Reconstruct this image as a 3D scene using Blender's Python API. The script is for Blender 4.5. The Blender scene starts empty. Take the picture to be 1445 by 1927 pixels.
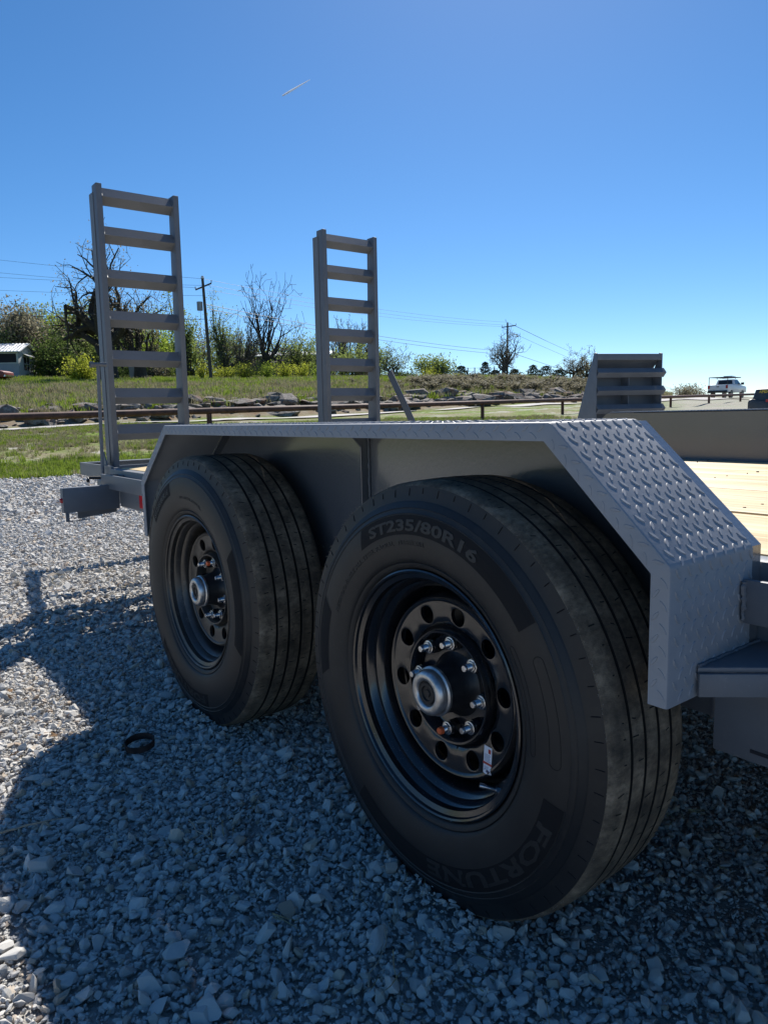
import bpy, bmesh, math, random
import numpy as np
from mathutils import Vector, Matrix
random.seed(7); rng = np.random.default_rng(7)
SC = bpy.context.scene
COL = SC.collection

# ------------------------------------------------------------------ camera
FPX, IW, IH = 1364.87, 1445.0, 1927.0
CAM = np.array([0.9367, -0.7965, 0.8654])
YAW, PITCH, ROLL = -0.9198, 0.1329, -0.0238
def basis():
    cy, sy = math.cos(YAW), math.sin(YAW); cp, sp = math.cos(PITCH), math.sin(PITCH)
    f = np.array([sy*cp, cy*cp, -sp]); r = np.array([cy, -sy, 0.]); u = np.cross(r, f)
    cr, sr = math.cos(ROLL), math.sin(ROLL)
    return r*cr+u*sr, -r*sr+u*cr, f
RV, UV, FV = basis()
cd = bpy.data.cameras.new('camera'); cam = bpy.data.objects.new('camera', cd); COL.objects.link(cam)
cd.sensor_fit = 'HORIZONTAL'; cd.sensor_width = 36; cd.lens = FPX/IW*36
cd.clip_start = 0.02; cd.clip_end = 20000
M = Matrix((tuple(RV), tuple(UV), tuple(-FV))).transposed().to_4x4(); M.translation = Vector(CAM)
cam.matrix_world = M
SC.camera = cam

# ------------------------------------------------------------------ sky, sun, exposure
SUN = Vector((-0.69, 0.768, 1.0)).normalized()
EL = math.asin(SUN.z); AZ = math.atan2(SUN.x, SUN.y)
w = bpy.data.worlds.new('World'); SC.world = w; w.use_nodes = True
nt = w.node_tree; bg = nt.nodes['Background']
sky = nt.nodes.new('ShaderNodeTexSky'); sky.sky_type = 'NISHITA'; sky.sun_disc = False
sky.sun_elevation = EL; sky.sun_rotation = AZ
sky.altitude = 300; sky.air_density = 0.72; sky.dust_density = 0.16; sky.ozone_density = 4.6
hs = nt.nodes.new('ShaderNodeHueSaturation'); hs.inputs['Saturation'].default_value = 1.2; hs.inputs['Hue'].default_value = .497
nt.links.new(sky.outputs[0], hs.inputs['Color']); nt.links.new(hs.outputs[0], bg.inputs[0]); bg.inputs[1].default_value = 0.084
sl = bpy.data.lights.new('sun', 'SUN'); sl.energy = 5.0; sl.angle = math.radians(0.5); sl.color = (1, 0.95, 0.88)
so = bpy.data.objects.new('sun', sl); COL.objects.link(so)
so.rotation_euler = SUN.to_track_quat('Z', 'Y').to_euler()
SC.view_settings.view_transform = 'Standard'; SC.view_settings.look = 'None'
SC.view_settings.exposure = 0.66; SC.view_settings.gamma = 1.0
SC.view_settings.use_curve_mapping = False

# ------------------------------------------------------------------ helpers
def at(px, py, dist):
    """point seen at photo pixel (px,py), `dist` metres away over the ground"""
    d = FV+((px-IW/2)*RV-(py-IH/2)*UV)/FPX
    return CAM+d*dist/math.hypot(d[0], d[1])
def azi(px):
    d = FV+((px-IW/2)*RV-(775-IH/2)*UV)/FPX
    return math.atan2(d[0], d[1])
def tag(o, label=None, cat=None, group=None, kind=None):
    if label: o['label'] = label
    if cat: o['category'] = cat
    if group: o['group'] = group
    if kind: o['kind'] = kind
    return o
def empty(name, loc, rz=0, **k):
    o = bpy.data.objects.new(name, None); COL.objects.link(o); o.location = loc; o.rotation_euler = (0, 0, rz)
    o.empty_display_size = 0.1
    return tag(o, **k)
class MB:
    def __init__(s): s.v = []; s.f = []; s.m = []; s.cur = 0
    def add(s, vs, fs):
        b = len(s.v); s.v += [tuple(map(float, p)) for p in vs]
        s.f += [tuple(b+i for i in f) for f in fs]; s.m += [s.cur]*len(fs)
    def box(s, a, b):
        x0, y0, z0 = a; x1, y1, z1 = b
        s.add([(x0,y0,z0),(x1,y0,z0),(x1,y1,z0),(x0,y1,z0),(x0,y0,z1),(x1,y0,z1),(x1,y1,z1),(x0,y1,z1)],
              [(0,3,2,1),(4,5,6,7),(0,1,5,4),(1,2,6,5),(2,3,7,6),(3,0,4,7)])
    def prism(s, poly, axis, a, b):
        """extrude 2-D polygon along axis from a to b; poly coords are the other two axes in order"""
        def P(q, t):
            return {0: (t, q[0], q[1]), 1: (q[0], t, q[1]), 2: (q[0], q[1], t)}[axis]
        n = len(poly)
        s.add([P(q, a) for q in poly]+[P(q, b) for q in poly],
              [tuple(range(n)), tuple(reversed(range(n, 2*n)))]+[(i, i+n, (i+1) % n+n, (i+1) % n) for i in range(n)])
    def tube(s, pts, rad, n=8, cap=True):
        pts = [np.array(p, float) for p in pts]; rad = [rad]*len(pts) if np.isscalar(rad) else rad
        b = len(s.v); prev = None
        for i, p in enumerate(pts):
            t = pts[min(i+1, len(pts)-1)]-pts[max(i-1, 0)]; t = t/(np.linalg.norm(t)+1e-12)
            if prev is None: a = np.cross(t, (0, 0, 1.)) if abs(t[2]) < .9 else np.cross(t, (1., 0, 0))
            else: a = prev-t*(prev@t)
            a = a/(np.linalg.norm(a)+1e-12); c = np.cross(t, a); prev = a
            for k in range(n):
                q = 2*math.pi*k/n; s.v.append(tuple(p+rad[i]*(a*math.cos(q)+c*math.sin(q))))
        for i in range(len(pts)-1):
            for k in range(n):
                s.f.append((b+i*n+k, b+i*n+(k+1) % n, b+(i+1)*n+(k+1) % n, b+(i+1)*n+k)); s.m.append(s.cur)
        if cap:
            s.f.append(tuple(b+k for k in reversed(range(n)))); s.m.append(s.cur)
            s.f.append(tuple(b+(len(pts)-1)*n+k for k in range(n))); s.m.append(s.cur)
    def lathe(s, prof, n=96, mats=None, closed=False, clampz=None):
        """profile [(r,y)] around the y axis; outward side is -y"""
        b = len(s.v); m = len(prof)
        for k in range(n):
            a = 2*math.pi*k/n
            for r, y in prof:
                z = r*math.cos(a)
                if clampz is not None and z < clampz: z = clampz+(z-clampz)*.1
                s.v.append((r*math.sin(a), y, z))
        for k in range(n):
            k2 = (k+1) % n
            for i in range(m if closed else m-1):
                j = (i+1) % m
                s.f.append((b+k*m+i, b+k*m+j, b+k2*m+j, b+k2*m+i)); s.m.append(mats[i] if mats else s.cur)
    def build(s, name, mat, parent=None, smooth=False, bevel=0, angle=30, mesh_only=False, recalc=True, flat=None):
        me = bpy.data.meshes.new(name); me.from_pydata(s.v, [], s.f)
        mats = mat if isinstance(mat, (list, tuple)) else [mat]
        for x in mats: me.materials.append(x)
        if len(mats) > 1: me.polygons.foreach_set('material_index', s.m)
        if recalc and len(s.f) < 60000:
            bm = bmesh.new(); bm.from_mesh(me); bmesh.ops.recalc_face_normals(bm, faces=bm.faces)
            if bevel:
                ed = [e for e in bm.edges if len(e.link_faces) == 2 and e.calc_face_angle(0) > math.radians(25)]
                bmesh.ops.bevel(bm, geom=ed, offset=bevel, segments=2, profile=.5, affect='EDGES', clamp_overlap=True)
            bm.to_mesh(me); bm.free()
        if smooth or bevel:
            me.polygons.foreach_set('use_smooth', [True]*len(me.polygons) if flat is None else [i < flat for i in range(len(me.polygons))]); me.set_sharp_from_angle(angle=math.radians(angle))
        me.update()
        if mesh_only: return me
        o = bpy.data.objects.new(name, me); COL.objects.link(o)
        if parent: o.parent = parent
        return o
def copy_tree(o, parent=None):
    c = o.copy(); COL.objects.link(c); c.parent = parent
    for ch in list(o.children): copy_tree(ch, c)
    return c
def np_mesh(name, V, F, mat, parent=None, mats=None, smooth=False):
    """V (n,3), F (m,k) equal-size faces"""
    me = bpy.data.meshes.new(name); V = np.asarray(V, np.float32); F = np.asarray(F, np.int32)
    k = F.shape[1]; me.vertices.add(len(V)); me.vertices.foreach_set('co', V.ravel())
    me.loops.add(F.size); me.loops.foreach_set('vertex_index', F.ravel())
    me.polygons.add(len(F)); me.polygons.foreach_set('loop_start', np.arange(0, F.size, k, dtype=np.int32))
    if smooth: me.polygons.foreach_set('use_smooth', np.ones(len(F), bool))
    for x in (mat if isinstance(mat, (list, tuple)) else [mat]): me.materials.append(x)
    if mats is not None: me.polygons.foreach_set('material_index', np.asarray(mats, np.int32))
    me.update(calc_edges=True); me.validate()
    o = bpy.data.objects.new(name, me); COL.objects.link(o)
    if parent: o.parent = parent
    return o

# ------------------------------------------------------------------ materials
class NT:
    def __init__(s, name):
        s.m = bpy.data.materials.new(name); s.m.use_nodes = True; s.t = s.m.node_tree
        s.b = s.t.nodes['Principled BSDF']; s.tc = s.t.nodes.new('ShaderNodeTexCoord')
    def n(s, t, **k):
        x = s.t.nodes.new(t)
        for a, v in k.items():
            if a in x.bl_rna.properties and not hasattr(x.inputs.get(a, None), 'default_value'): setattr(x, a, v)
            else: x.inputs[a].default_value = v
        return x
    def l(s, a, b): s.t.links.new(a, b)
    def noise(s, scale, detail=4, rough=.55, co='Object', stretch=None, dist=0):
        n = s.t.nodes.new('ShaderNodeTexNoise'); n.inputs['Scale'].default_value = scale
        n.inputs['Detail'].default_value = detail; n.inputs['Roughness'].default_value = rough; n.inputs['Distortion'].default_value = dist
        if stretch:
            mp = s.t.nodes.new('ShaderNodeMapping'); mp.inputs['Scale'].default_value = stretch
            s.l(s.tc.outputs[co], mp.inputs[0]); s.l(mp.outputs[0], n.inputs['Vector'])
        else: s.l(s.tc.outputs[co], n.inputs['Vector'])
        return n.outputs['Fac']
    def ramp(s, fac, stops, interp='LINEAR'):
        r = s.t.nodes.new('ShaderNodeValToRGB'); r.color_ramp.interpolation = interp
        els = r.color_ramp.elements
        while len(els) > 1: els.remove(els[-1])
        els[0].position = stops[0][0]; els[0].color = (*stops[0][1], 1)
        for p, c in stops[1:]:
            e = els.new(p); e.color = (*c, 1)
        s.l(fac, r.inputs[0]); return r.outputs[0]
    def mix(s, fac, a, b):
        m = s.t.nodes.new('ShaderNodeMix'); m.data_type = 'RGBA'
        for v, i in ((fac, 0), (a, 6), (b, 7)):
            if hasattr(v, 'links'): s.l(v, m.inputs[i])
            else: m.inputs[i].default_value = v if i == 0 else (*v, 1)
        return m.outputs[2]
    def math(s, op, a, b=0, clamp=False):
        m = s.t.nodes.new('ShaderNodeMath'); m.operation = op; m.use_clamp = clamp
        for v, i in ((a, 0), (b, 1)):
            if hasattr(v, 'links'): s.l(v, m.inputs[i])
            else: m.inputs[i].default_value = v
        return m.outputs[0]
    def attr(s, name):
        a = s.t.nodes.new('ShaderNodeAttribute'); a.attribute_name = name; return a
    def rand(s):
        return s.t.nodes.new('ShaderNodeObjectInfo').outputs['Random']
    def bump(s, h, strength=.3, dist=.01):
        b = s.t.nodes.new('ShaderNodeBump'); b.inputs['Strength'].default_value = strength; b.inputs['Distance'].default_value = dist
        s.l(h, b.inputs['Height']); s.l(b.outputs[0], s.b.inputs['Normal']); return b
    def set(s, col=None, rough=None, metal=None, spec=None):
        for v, k in ((col, 'Base Color'), (rough, 'Roughness'), (metal, 'Metallic'), (spec, 'Specular IOR Level')):
            if v is None: continue
            if hasattr(v, 'links'): s.l(v, s.b.inputs[k])
            else: s.b.inputs[k].default_value = (*v, 1) if k == 'Base Color' else v
        return s
def simple(name, col, rough=.5, metal=0., var=.12, scale=20, bumps=0, bscale=200):
    t = NT(name); n = t.noise(scale)
    t.set(t.ramp(n, [(.3, tuple(c*(1-var) for c in col)), (.7, tuple(c*(1+var) for c in col))]), rough, metal)
    if bumps: t.bump(t.noise(bscale, 2), bumps, .002)
    return t.m
def paint_mat(name, col, rough=.3, peel=.25, dust=.35, coat=.15):
    t = NT(name); big = t.noise(7, 5); fine = t.noise(120, 3)
    c = t.mix(t.math('MULTIPLY', t.ramp(big, [(.45, (0, 0, 0)), (.75, (1, 1, 1))]), dust), col, tuple(min(1, x*1.35+.03) for x in col))
    spk = t.ramp(t.noise(400, 1), [(.72, (0, 0, 0)), (.78, (1, 1, 1))])
    c = t.mix(t.math('MULTIPLY', spk, .25), c, (.42, .41, .38))
    grit = t.ramp(t.noise(38, 6, .75), [(.56, (0, 0, 0)), (.72, (1, 1, 1))]); c = t.mix(t.math('MULTIPLY', grit, dust*.45), c, (.3, .285, .26))
    r = t.math('ADD', t.math('MULTIPLY', big, .22), rough-.1)
    t.set(c, r, .0, .55); t.bump(fine, peel, .0012)
    t.b.inputs['Coat Weight'].default_value = coat; t.b.inputs['Coat Roughness'].default_value = .12
    return t.m
M_PAINT = paint_mat('grey_paint', (.115, .127, .146), .5, .25, .35, 0)
M_PANEL = paint_mat('grey_panel_paint', (.118, .124, .136), .22, .6, .1, .9)
M_DIAM = paint_mat('tread_plate_paint', (.235, .25, .275), .58, .2, .4, 0)
M_BLACKP = paint_mat('gloss_black_paint', (.008, .009, .012), .2, .06, .08, .5)
M_BLACKD = paint_mat('dusty_black_paint', (.022, .02, .018), .38, .06, .5, .2)
M_HUB = simple('hub_black', (.014, .014, .016), .42, 0, .3, 60, .2, 300)
M_CHROME = simple('zinc_plated_steel', (.55, .56, .58), .26, 1., .25, 90, .2, 500)
M_CAP = simple('dusty_chrome_cap', (.5, .5, .5), .38, .9, .3, 60, .15, 400)
M_ORANGE = simple('orange_paint_mark', (.62, .11, .03), .5)
M_RUBBERCAP = simple('black_rubber', (.012, .012, .013), .55)
M_RED = simple('red_reflector', (.55, .01, .02), .25)
M_LABEL = simple('white_label', (.75, .75, .8), .4, 0, .03)
M_PRINT = simple('label_print', (.06, .06, .12), .5)
M_PRINTG = simple('label_small_print', (.32, .34, .42), .5)
M_PRINTR = simple('label_red_band', (.4, .04, .03), .5)
M_RUST = NT('rusty_pipe'); M_RUST.set(M_RUST.ramp(M_RUST.noise(6, 6), [(.3, (.045, .02, .016)), (.55, (.1, .042, .03)), (.75, (.16, .075, .05))]), .75); M_RUST.bump(M_RUST.noise(60), .3, .004); M_RUST = M_RUST.m
M_RUSTD = simple('dark_rust', (.035, .022, .02), .8, .2, .5, 40, .4, 90)

def rubber_mat():
    t = NT('sidewall_rubber'); n = t.noise(9, 6, .6); n2 = t.noise(60, 4)
    c = t.ramp(n, [(.3, (.010, .0108, .0125)), (.55, (.0155, .016, .017)), (.8, (.031, .029, .026))])
    c = t.mix(t.math('MULTIPLY', t.ramp(n2, [(.55, (0, 0, 0)), (.85, (1, 1, 1))]), .25), c, (.055, .05, .043))
    t.set(c, t.math('ADD', t.math('MULTIPLY', n, .2), .42), 0, .4); t.bump(n2, .12, .0015); return t.m
def tread_mat():
    t = NT('dusty_tread_rubber'); n = t.noise(16, 7, .65); n2 = t.noise(120, 4, .7, stretch=(1, .5, 1)); n3 = t.noise(3, 3)
    c = t.ramp(n, [(.32, (.055, .046, .037)), (.5, (.155, .125, .09)), (.72, (.33, .265, .19))])
    c = t.mix(t.math('MULTIPLY', t.ramp(n2, [(.42, (0, 0, 0)), (.72, (1, 1, 1))]), .7), c, (.04, .036, .031))
    c = t.mix(t.math('MULTIPLY', t.ramp(n3, [(.5, (0, 0, 0)), (.7, (1, 1, 1))]), .4), c, (.13, .11, .085))
    t.set(c, .85, 0, .25); t.bump(n2, .7, .003); return t.m
M_SIDE = rubber_mat(); M_TREAD = tread_mat()
M_GROOVE = simple('tread_groove', (.008, .008, .008), .9)
M_PATCH = simple('sidewall_patch_rubber', (.0098, .0100, .0115), .75)
M_PATCH.node_tree.nodes['Principled BSDF'].inputs['Specular IOR Level'].default_value = .2
M_BRAND = simple('faint_sidewall_lettering', (.0125, .0126, .0135), .7)
M_LETTER = simple('sidewall_lettering', (.020, .020, .0200), .6)
M_FLASH = simple('rubber_flash', (.3, .28, .24), .8)

def wood_mat():
    t = NT('pine_plank'); r = t.rand()
    mp = t.n('ShaderNodeMapping'); t.l(t.tc.outputs['Object'], mp.inputs[0]); mp.inputs['Scale'].default_value = (1.2, 26, 26)
    cmb = t.n('ShaderNodeCombineXYZ'); t.l(t.math('MULTIPLY', r, 37), cmb.inputs[0]); t.l(t.math('MULTIPLY', r, 11), cmb.inputs[1]); t.l(cmb.outputs[0], mp.inputs['Location'])
    n = t.n('ShaderNodeTexNoise'); n.inputs['Scale'].default_value = 1.6; n.inputs['Detail'].default_value = 6; n.inputs['Distortion'].default_value = .8; t.l(mp.outputs[0], n.inputs['Vector'])
    c = t.ramp(n.outputs['Fac'], [(.25, (.3, .18, .075)), (.42, (.45, .33, .16)), (.6, (.56, .44, .25)), (.8, (.63, .52, .33))])
    k = t.n('ShaderNodeTexVoronoi'); k.inputs['Scale'].default_value = 1.; mp2 = t.n('ShaderNodeMapping'); mp2.inputs['Scale'].default_value = (1.6, 9, 9)
    t.l(t.tc.outputs['Object'], mp2.inputs[0]); t.l(cmb.outputs[0], mp2.inputs['Location']); t.l(mp2.outputs[0], k.inputs['Vector'])
    c = t.mix(t.math('MULTIPLY', t.ramp(k.outputs['Distance'], [(.05, (1, 1, 1)), (.16, (0, 0, 0))]), .75), c, (.25, .12, .05))
    t.set(c, .6, 0, .3); t.bump(n.outputs['Fac'], .25, .003); return t.m
M_WOOD = wood_mat()

def stone_mat():
    t = NT('crushed_limestone'); r = t.rand(); n = t.noise(30, 5, .6)
    c = t.ramp(r, [(0, (.42, .41, .395)), (.2, (.56, .55, .525)), (.5, (.66, .64, .6)), (.68, (.52, .515, .5)), (.8, (.71, .69, .645)), (.9, (.56, .46, .35)), (.96, (.34, .25, .18)), (1, (.78, .765, .73))])
    c = t.mix(t.math('MULTIPLY', n, .45), c, (.27, .27, .26)); t.set(c, .85, 0, .25); t.bump(t.noise(90, 5, .65), .5, .002); return t.m
M_STONE = stone_mat()

def ground_mat():
    t = NT('ground_cover'); a = t.attr('zone'); sep = t.n('ShaderNodeSeparateColor'); t.l(a.outputs['Color'], sep.inputs[0])
    co = 'Object'
    g1 = t.noise(.8, 6, .6, co); g2 = t.noise(9, 5, .65, co); g3 = t.noise(45, 4, .6, co)
    grass = t.ramp(g2, [(.3, (.06, .085, .015)), (.5, (.13, .19, .03)), (.7, (.2, .27, .05))])
    dry = t.ramp(g2, [(.3, (.15, .14, .075)), (.7, (.28, .25, .16))])
    gr = t.mix(t.ramp(g1, [(.42, (0, 0, 0)), (.6, (1, 1, 1))]), grass, dry)
    gv = t.ramp(g3, [(.3, (.26, .25, .23)), (.5, (.42, .405, .38)), (.7, (.58, .56, .53))])
    fine = t.ramp(t.noise(160, 4, .7, co), [(.3, (.2, .19, .175)), (.6, (.4, .385, .36)), (.8, (.5, .48, .45))])
    gv2 = t.mix(.5, gv, fine)
    dirt = t.ramp(t.noise(1.5, 6, .7, co), [(.3, (.16, .075, .045)), (.5, (.22, .17, .12)), (.7, (.32, .3, .26))])
    c = t.mix(sep.outputs[0], gv2, gr); c = t.mix(sep.outputs[2], c, dirt)
    # patchy gravel showing through the verge
    pm = t.math('MULTIPLY', t.math('MULTIPLY', t.ramp(t.noise(.55, 6, .7, co, dist=.6), [(.53, (0, 0, 0)), (.6, (1, 1, 1))]), sep.outputs[1]), .7)
    c = t.mix(pm, c, gv)
    t.set(c, .95, 0, .1); t.bump(t.noise(60, 5, .7, co), .7, .02); return t.m
M_GROUND = ground_mat()
def leaf_mat(name, stops, trans=.35):
    t = NT(name); n = t.noise(.9, 3, .6, 'Object'); g = t.attr('lv')
    f = t.math('ADD', t.math('MULTIPLY', n, .5), t.math('MULTIPLY', g.outputs['Fac'], .5))
    c = t.ramp(f, stops); t.set(c, .75, 0, .15)
    tr = t.n('ShaderNodeBsdfTranslucent'); t.l(c, tr.inputs[0]); mx = t.n('ShaderNodeMixShader'); mx.inputs[0].default_value = trans
    t.l(t.b.outputs[0], mx.inputs[1]); t.l(tr.outputs[0], mx.inputs[2]); t.l(mx.outputs[0], t.t.nodes['Material Output'].inputs[0]); return t.m
L_DARK = leaf_mat('dark_leaves', [(.2, (.05, .075, .022)), (.5, (.1, .15, .04)), (.8, (.17, .23, .065))], .5)
L_OLIVE = leaf_mat('olive_leaves', [(.2, (.12, .16, .045)), (.5, (.22, .28, .08)), (.8, (.34, .4, .13))], .5)
L_BRIGHT = leaf_mat('bright_spring_leaves', [(.2, (.13, .19, .025)), (.5, (.25, .34, .045)), (.8, (.38, .47, .08))], .5)
L_YELLOW = leaf_mat('yellow_green_leaves', [(.2, (.2, .23, .025)), (.5, (.38, .42, .05)), (.8, (.55, .58, .09))], .5)
L_BUD = leaf_mat('budding_twigs', [(.2, (.13, .115, .075)), (.5, (.2, .185, .12)), (.8, (.3, .28, .18))], .5)
L_CEDAR = leaf_mat('cedar_needles', [(.2, (.02, .035, .018)), (.5, (.035, .06, .028)), (.8, (.06, .09, .04))], .1)
L_BROWN = leaf_mat('brown_thicket_twigs', [(.2, (.13, .12, .085)), (.5, (.2, .185, .13)), (.8, (.3, .28, .19))], .5)
M_BARK = simple('bark', (.04, .035, .032), .9, 0, .4, 6)
M_BARKG = simple('grey_bark', (.085, .08, .075), .9, 0, .35, 6)
G_GRASS = leaf_mat('grass_blades', [(.2, (.12, .16, .025)), (.5, (.2, .28, .035)), (.8, (.32, .4, .07))], .4)
G_DRY = leaf_mat('dry_grass_blades', [(.2, (.17, .155, .085)), (.5, (.3, .27, .16)), (.8, (.44, .4, .26))], .3)
M_POLE = simple('weathered_pole_wood', (.07, .062, .055), .9, 0, .25, 4)
M_WIRE = simple('wire', (.05, .055, .07), .6)
M_WHITE = simple('white_vehicle_paint', (.62, .63, .65), .3, 0, .04)
M_GLASS = simple('dark_window_glass', (.02, .025, .03), .05)
M_TRIM = simple('black_trim', (.015, .015, .016), .5)
M_LAMPR = simple('red_lamp_lens', (.35, .012, .015), .25)
M_ROOF = simple('white_metal_roof', (.78, .78, .77), .35, .2, .05)
M_SHED = simple('grey_shed_siding', (.26, .29, .33), .7, 0, .08, 2)
M_SHEDL = simple('pale_shed_siding', (.42, .44, .43), .7, 0, .08, 2)
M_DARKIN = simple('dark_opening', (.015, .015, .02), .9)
M_YEL = simple('yellow_lettering', (.5, .36, .03), .5)
M_MACH = paint_mat('charcoal_machine_paint', (.025, .028, .033), .35)
def rock_mat():
    t = NT('limestone_rock'); n = t.noise(1.2, 7, .65); n2 = t.noise(7, 6, .7)
    c = t.ramp(n2, [(.25, (.045, .04, .036)), (.45, (.15, .135, .12)), (.65, (.3, .28, .255)), (.85, (.48, .46, .43))])
    c = t.mix(t.ramp(n, [(.52, (0, 0, 0)), (.66, (1, 1, 1))]), c, (.17, .095, .065))
    t.set(c, .9, 0, .2); t.bump(n2, .8, .06); return t.m
M_ROCK = rock_mat()
M_CONTRAIL = leaf_mat('contrail_vapour', [(0, (.97, .98, 1)), (1, (.97, .98, 1))], .6)

# ------------------------------------------------------------------ terrain
#       px:     y/dist knots   (gravel edge, road near, road far, rock top, slope top, yard, back)
KN = {
 -600: [(13.6, None), (25, 822), (29, 819), (32, 790), (58, 730), (78, 722), (130, 706)],
    0: [(13.3, None), (27, 812), (31, 808), (34, 777), (58, 724), (78, 713), (130, 700)],
  200: [(13.3, None), (27, 801.5), (31, 798), (34.5, 762), (60, 722), (78, 714), (130, 702)],
  400: [(13.0, None), (29, 793), (33, 790), (36.5, 756), (61, 717), (80, 713), (130, 704)],
  600: [(12.5, None), (31, 785), (35, 782), (39, 750), (62, 716), (82, 712), (130, 705)],
  800: [(12, None), (34, 775), (38, 772), (42, 747), (64, 714), (84, 711), (130, 708)],
 1000: [(12, None), (39, 764), (43, 761), (47, 744), (66, 714), (86, 712), (130, 712)],
 1130: [(12, None), (44, 758), (48, 756), (53, 742), (68, 722), (88, 722), (130, 730)],
 1270: [(12, None), (52, 754.5), (57, 752), (62, 749), (75, 747), (95, 747), (140, 750)],
 1445: [(12, None), (58, 753), (63, 751), (68, 749), (78, 748), (100, 748), (140, 751)],
 2000: [(12, None), (60, 742), (65, 741), (70, 739), (80, 737), (100, 735), (140, 738)],
}
cols = sorted(KN); CA = np.array([azi(c) for c in cols])
KD = np.zeros((len(cols), 9)); KZ = np.zeros((len(cols), 9))
for i, c in enumerate(cols):
    for k, (d, y) in enumerate(KN[c]):
        KD[i, k+1] = d; KZ[i, k+1] = 0 if y is None else at(c, y, d)[2]
    KD[i, 8] = 4000; KZ[i, 8] = -35
_p = rng.uniform(0, 6.28, 40)
def wob(x, y, s):
    v = 0
    for k in range(6):
        a = _p[k]; b = _p[k+10]
        v = v+np.sin((x*math.cos(a)+y*math.sin(a))*s*(1+.7*k)+b)/(1+.6*k)
    return v/2.2
def ground_z(x, y):
    x = np.asarray(x, float); y = np.asarray(y, float)
    dx, dy = x-CAM[0], y-CAM[1]; rho = np.hypot(dx, dy); az = np.arctan2(dx, dy)
    D = np.stack([np.interp(az, CA, KD[:, k]) for k in range(9)], -1); Z = np.stack([np.interp(az, CA, KZ[:, k]) for k in range(9)], -1)
    z = np.zeros_like(rho)
    for k in range(8):
        m = (rho >= D[..., k]) & (rho <= D[..., k+1]); t = (rho-D[..., k])/(D[..., k+1]-D[..., k]+1e-9)
        z = np.where(m, Z[..., k]+(Z[..., k+1]-Z[..., k])*t, z)
    amp = np.clip((rho-14)/40, 0, 1)*np.clip((400-rho)/300, 0, 1)
    z = z+wob(x, y, .45)*.12*amp + wob(x+9, y, 2.2)*.012*np.clip((rho-1.5)/6, 0, 1)*(rho < 30)
    road = (rho > D[..., 2]-.3) & (rho < D[..., 3]+.3)
    return z, rho, D
NA = 520; az_in = np.linspace(azi(-250), azi(1700), 400); az_out = np.linspace(azi(1700)+.03, azi(-250)+2*math.pi-.03, 70)
azs = np.concatenate([az_in, az_out])
rs = np.concatenate([np.linspace(.0, 12, 60), np.linspace(12.3, 70, 190), np.geomspace(70.6, 4000, 60)])
A, Rr = np.meshgrid(azs, rs, indexing='ij')
azw = (A+math.pi) % (2*math.pi)-math.pi
X = CAM[0]+Rr*np.sin(A); Y = CAM[1]+Rr*np.cos(A)
Z, RHO, DK = ground_z(X, Y)
Z = Z-.013*(RHO < 12)
nA, nR = A.shape
idx = np.arange(nA*nR).reshape(nA, nR); i2 = np.roll(idx, -1, axis=0)
F = np.stack([idx[:, :-1], i2[:, :-1], i2[:, 1:], idx[:, 1:]], -1).reshape(-1, 4)
gnd = np_mesh('ground', np.stack([X, Y, Z], -1).reshape(-1, 3), F, M_GROUND, smooth=True); tag(gnd, kind='structure')
edge = DK[..., 1]+wob(X, Y, 1.3)*.5
grassw = np.clip((RHO-edge)/.8+.5, 0, 1)
gr_r = np.clip((azw-azi(1200))/.06, 0, 1)          # the far right slope is bare gravel
grassw = grassw*(1-.65*gr_r)
thin = np.clip((DK[..., 2]-RHO)/1, 0, 1)*grassw    # patchy only in front of the road
bank = np.clip((RHO-DK[..., 3])/.5, 0, 1)*np.clip((DK[..., 4]+1.2-RHO)/1.5, 0, 1)*(1-gr_r)
zone = np.stack([grassw, thin, bank*.85, np.ones_like(bank)], -1).reshape(-1, 4).astype(np.float32)
at_ = gnd.data.color_attributes.new('zone', 'FLOAT_COLOR', 'POINT'); at_.data.foreach_set('color', zone.ravel())
# gravel road beyond the fence
M_ROAD = simple('pale_gravel_road', (.44, .42, .4), .95, 0, .15, 8, .5, 60)
ra = np.linspace(azi(-250), azi(1600), 260); V = []; Fq = []
for j, a in enumerate(ra):
    for t in (0, .33, .66, 1):
        d0 = np.interp(a, CA, KD[:, 2]); d1 = np.interp(a, CA, KD[:, 3]); d = d0+(d1-d0)*t*.6
        x, y = CAM[0]+d*math.sin(a), CAM[1]+d*math.cos(a); V.append((x, y, float(ground_z(x, y)[0])+.05))
    if j:
        for t in range(3): b = (j-1)*4+t; Fq.append((b, b+4, b+5, b+1))
tag(np_mesh('gravel_road', V, Fq, M_ROAD), kind='structure')

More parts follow.
